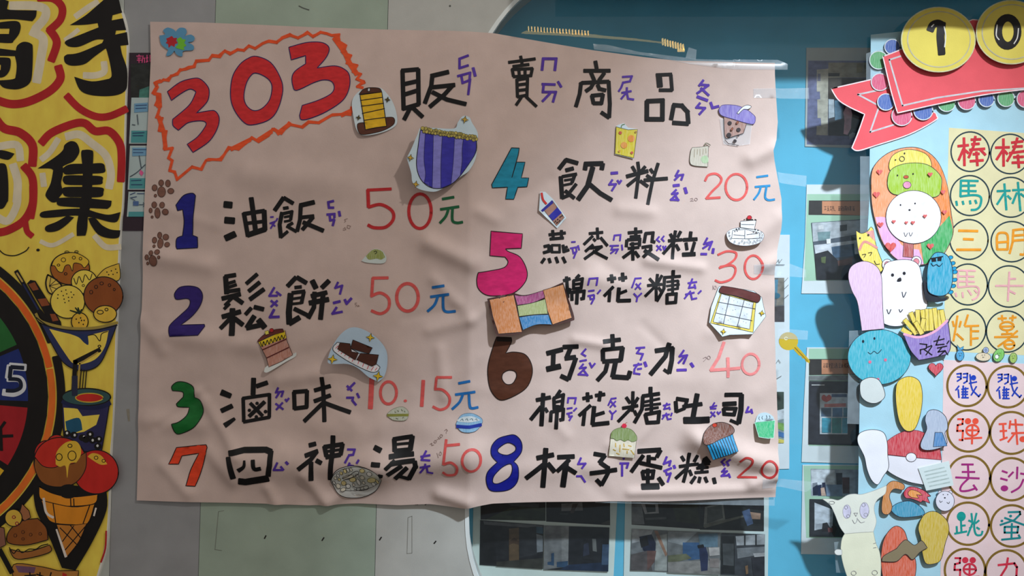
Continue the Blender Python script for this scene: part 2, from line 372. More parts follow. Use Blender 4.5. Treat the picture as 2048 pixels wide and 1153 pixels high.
c.photo(q4(1500, 784, 1567, 886), (120, 150, 150), [((44, 66, 54), '1550,784 1567,784 1567,818 1550,824'), ((190, 206, 214), '1550,822 1567,818 1567,838 1550,842'), ((120, 186, 70), '1552,845 1567,847 1567,862 1555,858'), ((36, 104, 176), '1552,862 1567,866 1567,876 1554,872'), ((222, 208, 70), '1550,876 1567,880 1567,886 1550,886')])
c.line('pen_scribble', (120, 120, 118), '1552,526 1556,520 1558,526 1563,519; 1552,726 1556,720 1560,726; 1566,566 1575,556; 1566,580 1576,570; 1567,598 1576,590; 1552,758 1562,752', BX, w=1)
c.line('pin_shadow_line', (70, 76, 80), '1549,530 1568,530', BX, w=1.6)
d = Sheet('purple-bordered photo sheet in shade left of the red ribbon tail', '112,30 790,30 790,1040 98,1020', fT, (176, 188, 186))
d.photo('130,160 780,160 780,1010 115,1000', (96, 108, 158), [((176, 178, 160), '215,250 330,240 325,910 210,905 215,815 260,815 255,735 222,735 220,550 250,545 245,470 215,470'), ((110, 116, 150), '225,290 252,290 252,365 220,365'),
    ((150, 146, 120), '330,180 720,180 720,330 330,330'), ((24, 26, 26), '330,285 445,285 440,318 330,320'), ((62, 58, 50), '330,330 720,340 720,540 330,540'), ((140, 122, 60), '615,190 670,190 668,280 612,285'),
    ((40, 48, 56), '330,540 720,540 720,920 330,910'), ((160, 184, 196), '330,545 385,550 390,725 332,740'), ((70, 120, 150), '390,560 480,560 480,740 395,760'), ((224, 168, 178), '505,620 550,630 568,700 560,750 555,840 520,905 480,895 490,760 478,680'), ((22, 22, 26), '565,660 690,680 640,860 570,840'), ((150, 160, 166), '535,905 570,880 600,890 590,930 540,950')])
e = Sheet('green-backed photo sheet with an orange caption bar beside the egg drawing', '210,-30 600,-30 600,600 180,598 200,300', fQb, (216, 228, 230))
e.fill('green_mount', (166, 206, 178), '212,25 600,25 600,520 195,525', fQb, kind='paper')
e.fill('caption_bar', (44, 42, 40), '222,62 600,62 600,150 220,145', fQb, kind='ink')
e.fill('caption_bar', (206, 142, 104), '298,66 600,66 600,152 298,138', fQb, kind='paper')
e.line('caption_character', (60, 40, 34), '310,97 322,97; 316,97 316,116; 310,116 323,114; 326,96 338,96; 326,104 338,104; 328,109 336,109 336,116 328,116; 332,116 327,124; 332,116 340,124', fQb, w=2.2)
e.line('caption_character', (60, 40, 34), '343,98 352,98; 348,94 348,118; 343,117 352,114; 355,96 366,96; 355,102 366,102; 356,107 366,107 366,122; 356,107 355,123; 370,118 375,122', fQb, w=2.2)
e.line('caption_character', (60, 40, 34), '391,97 402,97; 392,103 401,103; 392,108 401,108; 393,112 401,112 401,120 393,120 393,112; 406,96 413,96 415,104; 406,96 405,105; 405,108 415,108 406,122; 406,110 416,122', fQb, w=2.2)
e.line('caption_character', (60, 40, 34), '421,97 418,106; 420,104 420,123; 425,98 440,98; 430,94 430,102; 436,94 436,102; 426,106 440,106 440,122; 426,106 426,123; 426,113 440,113; 433,106 433,122', fQb, w=2.2)
e.line('caption_character', (60, 40, 34), '446,96 444,104 450,104 445,112 451,112; 448,112 448,122; 454,98 466,98; 460,94 460,122; 455,104 465,104; 455,110 465,110; 453,116 467,116; 472,98 484,98; 474,104 482,104; 473,110 484,110 476,122; 474,112 485,122', fQb, w=2.2)
e.photo('235,190 600,165 600,520 268,520 255,400', (78, 92, 108), [((178, 190, 198), '240,192 600,170 600,240 245,300'), ((110, 150, 156), '270,245 345,240 340,290 275,295'), ((210, 218, 220), '275,205 305,203 305,228 275,230'), ((60, 70, 74), '400,205 440,200 440,235 400,240'), ((196, 204, 212), '250,320 500,290 505,370 262,390'), ((70, 106, 140), '350,330 480,310 485,380 360,395'), ((34, 38, 46), '255,370 330,350 400,420 380,520 265,515'), ((120, 74, 64), '385,410 470,390 470,440 390,440'), ((24, 26, 32), '380,440 600,420 600,520 380,520'), ((90, 110, 60), '290,390 318,385 315,425 292,420'), ((230, 236, 238), '320,285 345,282 345,310 322,312')])
f = Sheet('green-backed sheet with a screen photo of a heart card by the rabbit drawing', '205,-125 470,-125 560,-110 560,525 175,515 185,250', fVb, (214, 226, 228))
f.fill('green_mount', (166, 206, 178), '215,-118 560,-118 560,425 215,425', fVb, kind='paper')
f.fill('caption_bar', (44, 42, 40), '216,-60 480,-60 480,28 216,30', fVb, kind='ink')
f.fill('caption_bar', (206, 142, 104), '286,-56 480,-56 480,22 286,24', fVb, kind='paper')
for i, s in enumerate(('296,-34 306,-34; 298,-28 304,-28; 297,-22 305,-22 305,-14 297,-14 297,-22; 310,-36 320,-36 320,-26 310,-26 310,-36; 315,-36 315,-10; 308,-20 322,-20; 315,-20 309,-10; 315,-20 322,-10',
        '330,-36 326,-32; 325,-28 335,-28; 330,-34 330,-10; 330,-26 325,-16; 338,-36 347,-36 347,-28 338,-28 338,-36; 338,-22 348,-22; 343,-22 343,-11; 337,-11 349,-11',
        '354,-34 358,-30; 353,-26 357,-23; 358,-18 353,-10; 363,-36 372,-36; 360,-27 375,-27; 368,-36 368,-20; 362,-20 373,-20 373,-11 362,-11 362,-20',
        '381,-34 391,-36; 380,-27 392,-27; 386,-22 382,-12 392,-14; 400,-34 400,-12; 394,-26 405,-26 404,-12; 400,-24 394,-11',
        '412,-34 418,-34 412,-10; 412,-30 420,-12; 424,-36 434,-36 434,-22 424,-22 424,-36; 428,-22 423,-10; 431,-22 432,-12 438,-14')):
    f.line('caption_character', (60, 40, 34), s, fVb, w=2.2)
f.photo('216,62 560,66 560,425 212,415', (34, 40, 52), [((120, 128, 128), '216,32 560,32 560,60 216,58'), ((196, 214, 222), '275,130 430,130 430,360 275,358'), ((222, 120, 110), '300,190 420,186 420,206 300,208'), ((60, 96, 140), '340,135 425,135 425,152 340,152'), ((76, 116, 150), '282,212 338,212 338,260 282,260'), ((60, 120, 170), '345,212 400,212 400,262 345,262'), ((70, 150, 180), '405,212 428,212 428,262 405,262'), ((40, 160, 190), '286,268 338,268 336,350 286,350'), ((36, 160, 160), '342,268 394,268 394,352 342,352'), ((50, 170, 200), '398,268 428,268 428,352 398,352'), ((218, 226, 226), '228,82 300,82 300,86 228,86'), ((220, 80, 70), '~284,150 296,138 310,148 324,138 338,150 334,166 310,180! 288,168')])
g = Sheet('green-backed sheet with two classroom photos beside the cream paper creature', '180,530 560,530 560,1035 172,1028 178,700', fVb, (214, 226, 228))
g.fill('green_mount', (166, 206, 178), '185,535 560,535 560,940 200,938', fVb, kind='paper')
g.photo('225,552 560,558 560,710 228,704', (156, 172, 184), [((196, 210, 218), '228,556 360,560 360,640 230,640'), ((30, 42, 72), '235,632 262,628 265,700 238,700'), ((26, 40, 80), '262,645 285,640 288,702 266,702'), ((28, 38, 70), '288,630 306,628 312,700 290,700'), ((196, 160, 136), '280,660 300,655 310,702 284,702'), ((112, 140, 172), '310,640 400,640 400,706 312,704'), ((50, 50, 60), '365,575 400,575 400,640 368,640'), ((90, 44, 44), '400,600 440,600 440,690 404,690')])
g.photo('218,720 560,726 560,936 218,930', (44, 46, 52), [((186, 200, 210), '245,740 350,780 345,870 245,895'), ((150, 160, 170), '250,860 340,850 340,880 250,892'), ((40, 36, 40), '290,855 315,850 345,905 285,900'), ((120, 60, 60), '318,880 345,880 345,905 322,905')])

# notice on the painted wall, half hidden between the yellow sign and the menu
n = Thing('notice_sheet', 'dark purple notice sheet on grey wall between yellow sign and menu', 'notice', 275, 462, .0012, step=.00012)
n.fill('paper', (58, 46, 56), '259,106 340,106 340,462 246,462 252,290', PX, thick=.0006, kind='paper')
n.fill('picture', (40, 44, 42), '262,128 320,128 320,200 262,200', kind='photo'); n.fill('picture_patch', (70, 130, 118), '280,180 302,172 302,198 278,204', kind='photo')
n.line('title_character', (226, 84, 140), '274,113 284,113; 279,110 279,113; 276,117 283,117; 279,116 279,126; 275,121 284,121; 287,112 285,126; 286,117 291,117; 290,117 290,126', w=1.9)
n.line('title_character', (226, 84, 140), '295,111 295,125; 293,117 297,116; 293,125 297,123; 301,111 301,125 305,124; 301,117 306,114', w=1.9)
for y0, y1 in ((196, 288), (292, 380), (384, 434)):
    n.fill('info_panel', (186, 206, 206), '%g,%g 330,%g 330,%g %g,%g' % (264-(y0-196)*.03, y0, y0, y1, 262-(y1-196)*.03, y1), kind='paper')
for q in ('264,262 330,262 330,286 263,286', '261,357 330,357 330,378 260,378', '259,424 330,424 330,434 258,434'): n.fill('teal_band', (84, 160, 164), q, kind='paper')
for q in ('270,208 297,206 297,224 270,226', '266,296 296,296 296,312 266,313'): n.fill('heading_block', (120, 170, 204), q, kind='paper')
n.line('small_print', (52, 76, 120), '273,212 295,211; 273,218 294,217; 268,300 294,300; 268,306 288,306; 267,267 290,266; 267,272 288,272; 264,362 284,361; 264,370 286,370; 262,390 272,386; 264,396 275,394; 276,388 290,388', w=1.5)
n.line('diagram_line', (70, 84, 96), '~262,354 276,345 292,330; 280,312 284,336; 276,230 278,250; 266,250 272,251', w=1.6)
n.fill('diagram_diamond', (224, 96, 150), '283,340 289,346 285,353 280,347'); n.fill('diagram_block', (80, 110, 160), '268,403 279,403 279,412 268,412')
n.line('diagram_arrow', (70, 90, 110), '280,410 292,410; 288,406 293,410 288,414; 262,396 272,402', w=1.4)

# ---------------------------------------------------------------- the pink menu poster
RID = [(480, 922, 760, 930, 26, 8), (760, 930, 940, 912, 24, 9), (615, 950, 655, 1005, 9, 4), (540, 975, 555, 1005, 8, 3), (690, 985, 660, 1002, 9, 3), (880, 985, 935, 1000, 10, 4),
       (1395, 880, 1560, 935, 16, 8), (1480, 700, 1380, 860, 14, 2.5), (860, 488, 945, 528, 13, 5), (400, 785, 480, 910, 8, 2.6), (330, 668, 520, 690, 16, 3.6), (315, 512, 420, 532, 14, 3.5),
       (1295, 522, 1400, 537, 8, 2.4), (1240, 420, 1300, 425, 10, 2), (1540, 300, 1500, 320, 12, 4), (1555, 520, 1530, 532, 9, 4), (1552, 440, 1520, 470, 14, 3), (870, 560, 930, 620, 9, 2.2), (860, 660, 945, 640, 9, 2),
       (1150, 680, 1210, 690, 7, 2.4), (960, 425, 990, 440, 10, 2.4), (560, 760, 660, 745, 12, 2.6), (780, 845, 900, 870, 26, 4), (300, 840, 400, 850, 14, 2.6), (640, 850, 760, 870, 22, 4), (285, 640, 330, 700, 10, 2),
       (1000, 940, 1200, 935, 16, 2), (1260, 985, 1540, 975, 7, 2.5), (500, 350, 700, 372, 22, 2.4), (1180, 560, 1330, 585, 14, 2), (420, 900, 470, 960, 10, 2.4), (330, 930, 380, 985, 9, 2.4), (1500, 965, 1545, 955, 7, 4), (880, 700, 890, 790, 9, 2), (945, 640, 1000, 600, 8, 2)]
rr = random.Random(3)
for i in range(34):
    x, y, a, l = rr.uniform(300, 1530), rr.uniform(380, 990), rr.uniform(-.9, .9), rr.uniform(20, 60)
    RID.append((x, y, x+2*l*math.cos(a), y+2*l*math.sin(a), rr.uniform(6, 13), rr.choice((-1, 1, 1))*rr.uniform(.5, 1.3)))
RID2 = []
for x0, y0, x1, y1, s_, a in RID:
    dx, dy = x1-x0, y1-y0; RID2.append((x0, y0, dx, dy, dx*dx+dy*dy, 1/(2*s_*s_), a*1.9, min(x0, x1)-3.2*s_, max(x0, x1)+3.2*s_, min(y0, y1)-3.2*s_, max(y0, y1)+3.2*s_))
HC = {}
def hp(x, y):
    k = (round(x, 2), round(y, 2))
    if k in HC: return HC[k]
    h = 5.0
    h += 14.0*math.exp(-abs(x-940)/72)*min(1, max(0, (y-60)/300)+.25)
    h += .9*math.sin(x*.013+y*.021)+.8*math.sin(x*.031-y*.017+1)*min(1, max(0, (y-300)/300))+1.2*math.sin(y*.019+.004*x)
    for x0, y0, dx, dy, l2, i2, a, xa, xb, ya, yb in RID2:
        if x < xa or x > xb or y < ya or y > yb: continue
        t = max(0, min(1, ((x-x0)*dx+(y-y0)*dy)/l2)); ex = x-x0-t*dx; ey = y-y0-t*dy
        h += a*math.exp(-(ex*ex+ey*ey)*i2)
    HC[k] = h = max(1.2, h)*.001
    return h
def pl(tab, v):
    for (a, b), (c, d_) in zip(tab, tab[1:]):
        if v <= c: return b+(d_-b)*(v-a)/(c-a)
    return tab[-1][1]
LE = [(45, 303), (120, 304), (300, 296), (480, 289), (560, 288), (700, 283), (1010, 276)]
RE = [(45, 1547), (150, 1548), (245, 1554), (280, 1551), (303, 1542), (330, 1548), (400, 1561), (460, 1560), (532, 1547), (560, 1547), (640, 1547), (770, 1551), (880, 1555), (950, 1549), (1010, 1549)]
TE = [(270, 45), (400, 47), (620, 56), (792, 61), (900, 64), (987, 69), (1184, 102), (1290, 117), (1355, 124), (1560, 128)]
BE = [(270, 1000), (400, 1003), (530, 1006), (620, 1010), (720, 1006), (800, 1009), (860, 1006), (930, 1012), (985, 1004), (1330, 1002), (1450, 997), (1560, 993)]
po = Thing('menu_poster', 'large wrinkled pale pink class menu poster with hand-lettered food list and prices', 'poster', 910, 1003, hp, grid=7)
NX, NY = 252, 192; V, F = [], []
for j in range(NY+1):
    for i in range(NX+1):
        u, v = i/NX, j/NY; x = 290+1260*u; y = 50+955*v
        for _ in range(3):
            yt, yb = pl(TE, x), pl(BE, x); y = yt+(yb-yt)*v; xl, xr = pl(LE, y), pl(RE, y); x = xl+(xr-xl)*u
        V.append((x, y))
for j in range(NY):
    for i in range(NX):
        a = j*(NX+1)+i; F.append((a, a+1, a+NX+2, a+NX+1))
bd = [(i+1, i) for i in range(NX)]+[(NY*(NX+1)+i, NY*(NX+1)+i+1) for i in range(NX)]+[(j*(NX+1), (j+1)*(NX+1)) for j in range(NY)]+[((j+1)*(NX+1)+NX, j*(NX+1)+NX) for j in range(NY)]
PINK = (213, 192, 183)
po._emit('paper_sheet', V, F, mat(PINK, 'paper'), 0, None, bd, .0004, True)
BLK, PUR, RED, RD2, RD3, BLU, GRN = (12, 12, 14), (86, 54, 166), (196, 44, 48), (222, 92, 88), (238, 140, 138), (30, 110, 180), (22, 96, 58)
INK, OUT = .0007, .0009
def ch(fr, w, s, name='character', col=BLK):
    WS[0] = 1.10; o = po.line(name, col, s, fr, w, INK); WS[0] = 1.0
    return o
def zy(fr, w, s): return po.line('phonetic_symbol', PUR, s, fr, w, INK)
def num(fr, col, s, line): return po.fill('numeral', col, s, fr, INK, kind='marker', line=line, lw=1.7)
# heading
N3 = (34, 24, 92)
num(fA, (214, 44, 48), '~230,580! 330,505 430,475 490,478 545,530 562,580 545,660 460,750! 560,732 610,735 642,790 625,880 560,980 435,1065! 388,1000! 470,940 530,860 535,825 490,812 400,825 350,860 318,888! 275,850 272,800! 400,690 450,600 450,575 405,560 330,600 262,650!', N3)
num(fA, (214, 44, 48), '~940,298 1050,345 1125,460 1148,570 1110,720 1040,805 910,845 840,825 765,730 732,620 745,470 800,370 870,315/~930,430 1000,455 1050,500 1062,560 1040,650 980,715 915,730 860,690 838,620 855,520 890,455', N3)
num(fA, (214, 44, 48), '~1197,225! 1330,188 1440,183 1500,205 1518,245 1490,310 1420,390! 1560,372 1640,400 1680,450 1680,550 1630,650 1500,740 1370,795 1300,805 1285,770! 1305,690! 1430,650 1530,600 1560,550 1540,500 1480,485 1400,505 1260,568 1228,530 1222,460 1250,410 1330,355! 1330,290! 1215,325!', N3)
zz = '1790,550 1745,540 1795,500 1740,480 1770,440 1710,420 1740,370 1660,350 1690,290 1630,270 1650,210 1600,180 1590,130 1540,130 1500,115 1450,105 1390,140 1350,110 1270,150 1210,130 1150,150 1100,185 1040,175 990,195 930,235 880,215 840,250 790,245 730,280 690,255 640,295 590,290 560,330 460,340 440,380 400,385 370,400 330,410 310,440 260,455 240,490 200,485 180,500 130,510 145,540 115,590 165,600 145,680 170,700 150,780 180,800 165,890 215,900 210,1040 270,1030 240,1110 270,1130 250,1210 290,1220 310,1280 430,1180 500,1200 540,1130 560,1120 660,1125 720,1025 800,1040 840,1005 910,950 960,980 1040,930 1070,880 1140,915 1200,830 1220,845 1310,865 1360,825 1440,830 1540,770 1640,760 1690,765 1700,705'
z2 = ' '.join('%g,%g' % (float(t.split(',')[0])+rr.uniform(-14, 14), float(t.split(',')[1])+rr.uniform(-12, 12)) for t in zz.split())
po.line('zigzag_border', (240, 88, 40), '22:'+zz+';15:'+z2+';40:1560,150 1640,260 1680,350 1740,440; 44:160,600 165,700; 34:160,780 200,900 215,1020; 36:960,965 1060,900; 34:740,1040 890,965; 36:1110,915 1200,845; 34:1620,770 1695,735', fA, 20, INK, kind='marker')
ch(fB, 32, '505,215 515,525; 500,215 630,205; 630,205 635,485; 510,325 625,300; 510,410 625,375; 510,520 635,485; 575,500 520,605; 590,515 665,585; 34:735,260 870,230; 745,250 735,340 685,475; 750,350 920,335; 900,345 840,410 725,505; 745,390 860,450 1010,490')
zy(fB, 20, '1030,100 960,125 960,200 1030,180'); zy(fB, 20, '945,265 1045,240 1040,300; 975,265 985,320 1040,300; 1045,290 1030,415; 24:1068,200 1085,265')
ch(fB, 23, '1350,150 1560,120; 1445,100 1460,180; 1385,182 1510,165; 1378,205 1388,260; 1375,207 1540,197; 1538,197 1525,260; 1388,264 1530,254; 1430,205 1435,255; 1480,200 1480,255; 1415,285 1420,425; 1415,290 1500,275; 1500,275 1495,420; 1420,330 1495,320; 1420,375 1495,365; 1420,425 1500,410; 1450,430 1410,490; 1490,425 1570,500')
zy(fB, 23, '1615,210 1625,118 1728,118 1717,212'); zy(fC, 21, '15,322 120,325; 28,330 22,385 125,385 102,465; 80,395 18,460; 142,302 168,345')
ch(fC, 29, '440,140 450,195; 350,215 555,215; 405,230 430,290; 510,235 470,290; 340,310 325,320 315,400 285,500; 335,312 545,302; 545,302 555,480 550,585; 548,588 488,548; 430,305 405,350 365,378; 458,330 472,360 520,372; 410,415 500,405; 500,405 487,478; 412,415 425,475; 425,475 490,475')
zy(fC, 17, '655,265 730,260 715,300 660,310 645,350 625,380; 650,392 725,378; 690,350 690,385 645,440; 690,392 700,438 745,445')
ch(fC, 26, '925,250 1045,245; 1040,250 1050,370; 44:945,258 953,340; 950,370 1050,370; 34:850,458 975,452 975,600 850,600 850,458; 32:1065,490 1045,600; 32:1060,487 1130,492 1175,540 1183,630; 32:1060,627 1180,635')
zy(fC, 20, '1300,290 1265,335; 1272,325 1340,330 1250,395; 1280,352 1345,410; 24:1252,420 1335,450; 1275,470 1247,505 1315,510 1270,560'); zy(fC, 22, '1360,465 1375,508 1425,495')
# row 1
num(fD, (24, 26, 130), '~300,445! 360,370 430,350 457,370! 440,520 430,685! 468,700! 470,785! 310,795! 300,770 305,710 350,690! 365,570 355,480! 315,490!', (10, 10, 50))
ch(fD, 30, '50:690,440 740,445; 50:695,565 758,570; 48:695,708 765,676; 32:840,510 870,690; 840,515 1000,490; 36:1000,490 1005,640; 40:870,682 1005,637; 26:860,590 990,575; 36:900,390 930,640')
zy(fD, 14, '1050,540 1072,538; 1045,590 1085,575 1050,630; 1055,587 1085,612; 1105,550 1095,570')
ch(fD, 24, '32:1155,388 1085,485; 30:1160,388 1230,430; 1155,470 1190,465; 1150,512 1220,497 1210,560; 18:1160,540 1212,530; 18:1160,575 1210,566; 30:1142,505 1122,600 1132,700; 1132,700 1185,655; 1225,587 1190,607; 1180,612 1255,655; 34:1288,447 1398,422; 30:1292,450 1285,560 1262,650; 28:1300,542 1393,532; 30:1388,542 1305,638; 32:1312,582 1470,648')
zy(fD, 20, '1555,412 1512,422 1517,465 1555,465'); zy(fD, 20, '1500,520 1560,515 1560,545; 1522,525 1527,566 1560,560; 1560,560 1547,608; 22:1597,495 1604,532')
po.line('pencil_note', (150, 128, 120), '1640,560 1665,552; 1640,560 1650,572 1640,582; 1630,635 1645,622 1650,640; 1665,605 1690,612 1680,632 1662,625 1665,605; 1630,645 1655,640', fD, 4, INK)
pd = lambda fr, w, s, col=RED: po.line('price_digit', col, s, fr, w, INK, kind='marker')
pd(fE, 26, '24:225,325 413,316; 28:228,325 232,460; ~235,460 330,440 420,490 430,560 370,620 280,625 232,605'); pd(fE, 25, 'o:645,495,90,138')
pd(fE, 22, '825,400 915,386; 810,482 955,462; ~870,490 850,540 807,588; ~905,485 905,570 940,590 983,585', GRN)
for pad, toes in (((185, 340, 32, 42), ((130, 307, 21, 25), (182, 268, 20, 25), (236, 272, 20, 28), (259, 333, 25, 22), (136, 370, 10, 12))), ((153, 508, 22, 42), ((127, 443, 20, 25), (191, 445, 20, 24), (98, 488, 13, 20), (217, 500, 25, 24), (110, 540, 9, 10))),
                  ((178, 750, 22, 40), ((170, 685, 17, 25), (218, 700, 23, 24), (130, 725, 18, 25), (230, 760, 20, 20), (130, 773, 10, 12))), ((125, 890, 32, 43), ((110, 828, 18, 20), (160, 820, 20, 20), (73, 862, 17, 22), (175, 862, 10, 13), (78, 910, 10, 12)))):
    o = po.fill('paw_print', (132, 92, 78), [ell(*pad, fr=fD)]+[ell(*t, fr=fD) for t in toes], off=INK, kind='marker', line=(70, 44, 36), lw=1.0)
# row 2
num(fG, (46, 26, 112), '~290,265 330,220 410,210 480,230 510,290 490,370 430,450 345,520! 530,515! 535,530! 490,600! 265,610! 255,560 265,515 340,440 400,380 412,330 385,310 310,318 290,300', (24, 12, 60))
ch(fG, 30, '38:692,138 702,268; 32:690,135 770,122; 24:705,192 768,172; 24:710,222 778,200; 30:700,255 805,240; 34:668,310 810,275; 34:765,300 830,345; 24:752,300 690,362; 945,117 862,190; 32:965,182 882,250; 34:1000,237 892,315; 24:725,352 685,392; 36:672,455 812,415; 42:750,395 750,598; 32:740,460 662,545; 36:770,470 832,518; 900,387 857,435; 34:928,378 998,395; 38:925,452 868,540; 36:868,545 980,520; 44:962,482 1008,538')
zy(fG, 19, '1085,222 1047,288 1110,287; 1102,257 1138,285; 1060,327 1110,367; 1110,327 1060,375; 22:1085,397 1052,458 1125,455')
ch(fG, 28, '34:1255,142 1192,210; 34:1265,142 1338,185; 26:1250,222 1298,217; 1228,265 1325,252; 1320,257 1302,345; 44:1215,275 1202,420 1206,508; 20:1232,312 1300,302; 20:1235,352 1300,345; 40:1208,508 1283,462; 32:1247,392 1343,440; 40:1387,170 1415,225; 36:1518,170 1465,222; 34:1382,290 1500,262; 38:1367,345 1513,317; 34:1405,262 1400,380 1357,463; 36:1475,262 1452,472')
zy(fG, 18, '1592,180 1570,225 1625,207 1607,275; 22:1555,345 1608,332; 20:1580,380 1547,430 1625,415; 22:1645,318 1660,350 1698,308')
po.line('pencil_note', (150, 128, 120), '1728,345 1742,345; 1728,345 1728,358 1742,362 1730,376; 1752,362 1745,374 1760,370 1752,362', fG, 3.5, INK)
pd(fH, 24, '270,147 390,145; 270,147 260,293; ~257,290 330,265 395,310 392,390 330,430 260,408', RD2); pd(fH, 26, 'o:545,300,86,110', RD2)
pd(fH, 22, '745,222 838,208; 730,296 875,276; ~785,302 760,360 707,410; ~830,297 832,390 860,415 925,410', BLU)
# row 3
num(fJ, (18, 112, 46), '~265,150 310,115 380,120 440,160 445,240! 495,265 518,330 500,400 440,480 330,530 290,515 268,450! 330,430 385,380 400,320! 315,315 300,290! 355,235! 350,195 270,185!', (12, 20, 14))
ch(fJ, 26, '50>36:665,200 728,226; 36:662,345 742,308; 44>20:695,458 760,412; 36:915,90 910,215; 34:940,150 1022,122; 830,247 1040,217; 832,247 838,430; 1040,212 1040,395; 838,434 1042,397; 890,287 985,385; 30:1000,277 882,388; d:942,287,14,14; d:882,342,14,14; d:1010,353,15,15; d:937,394,14,14')
zy(fJ, 17, '1112,162 1092,200 1150,192 1135,235; 1117,205 1092,243; 1167,255 1177,270 1195,247; 1090,290 1150,335; 1145,282 1095,338')
ch(fJ, 31, '1237,200 1242,330; 1235,197 1343,187; 1343,187 1340,315; 1242,328 1343,314; 1405,182 1528,147; 1465,80 1490,422; 1405,267 1528,222; 1472,282 1325,425; 1490,282 1600,322 1690,353')
zy(fJ, 19, '1662,147 1700,185; 1722,122 1667,178; 1660,240 1710,240 1705,262 1735,298; 1742,207 1758,240')
pd(fK, 40, '258,92 250,322', RD2); pd(fK, 23, 'o:393,200,65,88', RD2); pd(fK, 24, 'd:530,262,13,11', RD2); pd(fK, 29, '672,102 660,303', RD2)
pd(fK, 21, '780,73 898,73; 778,78 768,165; ~765,168 830,172 882,230 870,300 810,330 752,308', RD2); pd(fK, 21, '955,120 1043,102; 930,210 1083,187; ~985,217 960,270 905,323; ~1037,212 1042,290 1058,316 1105,310', BLU)
po.line('pencil_note', (140, 116, 108), '730,598 745,588 745,606 762,600; ~770,565 762,580 775,585 782,570 770,565; 785,560 795,555; 795,540 805,555 820,540; ~815,520 808,535 822,540 830,525 815,520; 845,490 860,478 868,490 858,500; 858,506 860,510', fK, 4, INK)
po.line('pencil_note', (150, 128, 120), '788,660 800,695; ~815,648 805,668 818,676 824,660 815,648', fK, 4, INK)
# row 7
num(fJ, (236, 70, 34), '~300,640! 540,615! 552,635! 500,830 455,945! 387,938! 415,820 480,685! 345,705! 320,770! 245,768!', (26, 16, 14))
ch(fJ, 42, '745,672 860,647 1030,645 1070,660; 38:1072,660 1070,760 1052,848; 737,708 773,868; 52:820,898 865,905 1045,872; 14>34:~870,728 864,775 818,808; 30:~937,728 947,792 992,790')
zy(fJ, 18, '1130,742 1102,800 1173,800; 1157,772 1178,800; 22:1197,737 1213,753')
ch(fJ, 33, '1372,613 1418,601; 1347,690 1438,657; 1428,667 1390,720 1295,795; 1395,742 1392,882; 1437,727 1472,745; 1492,622 1512,690; 1492,625 1638,602; 1636,602 1624,680; 1512,700 1620,682; 20:1500,660 1630,642; 36:1560,540 1556,700 1538,882')
zy(fJ, 18, '1677,642 1735,642 1725,680 1692,685 1662,743; 1700,742 1692,760 1728,765 1712,775; 1773,717 1757,743')
ch(fK, 33, '38:297,622 343,643; 34:285,741 343,745; 30:337,832 360,840; 446,562 452,650; 442,562 588,540; 38:588,540 574,640; 20:460,602 575,592; 30:452,650 575,640; 36:418,690 598,672; 30:455,722 392,780; 36:432,742 608,722; 36:612,730 618,770 562,875; 508,764 405,830; 550,780 458,868; 28:560,876 495,852')
zy(fK, 17, '660,692 733,678; 702,647 667,715 733,718; 655,777 733,762; 697,747 690,777 652,823; 707,777 712,818 753,825')
pd(fK, 21, '860,558 840,748; 850,602 965,590; ~845,745 900,730 945,770 932,828 870,840 835,818', RD2); pd(fK, 21, 'o:1060,715,72,87', RD2)
# right column
num(fE, (18, 140, 170), '1372,-8 1434,-6 1425,50 1375,228 1412,105 1480,105 1450,230 1510,230 1495,300 1422,305 1390,400 1325,400 1340,305 1220,312 1215,285', (14, 16, 20))
ch(fF, 32, '152,155 205,87; 205,84 298,110; 30:207,167 263,152; 24:178,217 290,197; 26:278,202 256,262; 18:195,247 258,237; 18:182,287 255,272; 165,220 176,388; 26:176,388 245,358; 26:287,278 242,335; 28:202,332 272,388; 34:366,110 358,160; 36:357,117 498,112; 34:500,115 492,158; 38:420,145 380,290 305,398; 34:400,282 480,350 568,403')
zy(fF, 18, '24:567,190 618,186; 577,242 552,280 605,277 572,330; 617,247 632,270 648,247')
ch(fF, 25, '736,137 758,175; 780,102 790,180 762,388; 838,137 805,175; 30:692,215 858,172; 780,222 697,290; 26:800,252 858,295; 880,157 900,185; 852,207 885,230; 942,112 895,260 857,438; 28:832,246 1013,232')
zy(fF, 18, '1105,167 1082,210 1140,202 1125,245; 1110,207 1072,245; 24:1062,290 1108,285; 1085,322 1052,355 1095,350 1042,402 1105,405; 1082,377 1103,410; 26:1153,308 1165,350')
po.line('pencil_note', (160, 140, 138), '1195,395 1212,390 1215,400 1197,412 1222,412; o:1240,400,12,11', fF, 4, INK)
pd(fF, 19, '~1315,250 1340,207 1400,195 1442,230 1430,275 1370,335 1322,392; 1322,392 1432,385', RD2); pd(fF, 19, 'o:1562,301,86,104', RD2); pd(fF, 17, '1725,222 1813,210; 1712,300 1830,290; ~1757,302 1740,350 1703,400; ~1802,302 1792,380 1818,405 1865,400', (40, 140, 196))
num(fE, (216, 32, 110), '~1210,655! 1460,675! 1450,790! 1325,795! 1345,815 1440,860 1495,970 1480,1060 1390,1145 1260,1168 1170,1160 1110,1110 1098,1040 1110,985! 1200,970 1310,945 1345,900 1320,860! 1200,850!', (20, 14, 18))
ch(fF, 23, '72,682 200,667; 100,648 105,718; 170,648 170,712; 80,716 185,707; 18:92,765 155,765 155,820 95,820 92,765; 32,776 72,767; 70,767 70,815; 27,825 80,810; 182,765 190,820; 20:182,792 215,778; 187,816 228,802; 35,872 12,905; 70,872 80,903; 125,862 140,903; 180,862 200,903')
zy(fF, 14, '250,740 280,738; 240,790 295,780; 257,790 265,830 290,815 287,782; 290,810 267,868; 302,767 311,803')
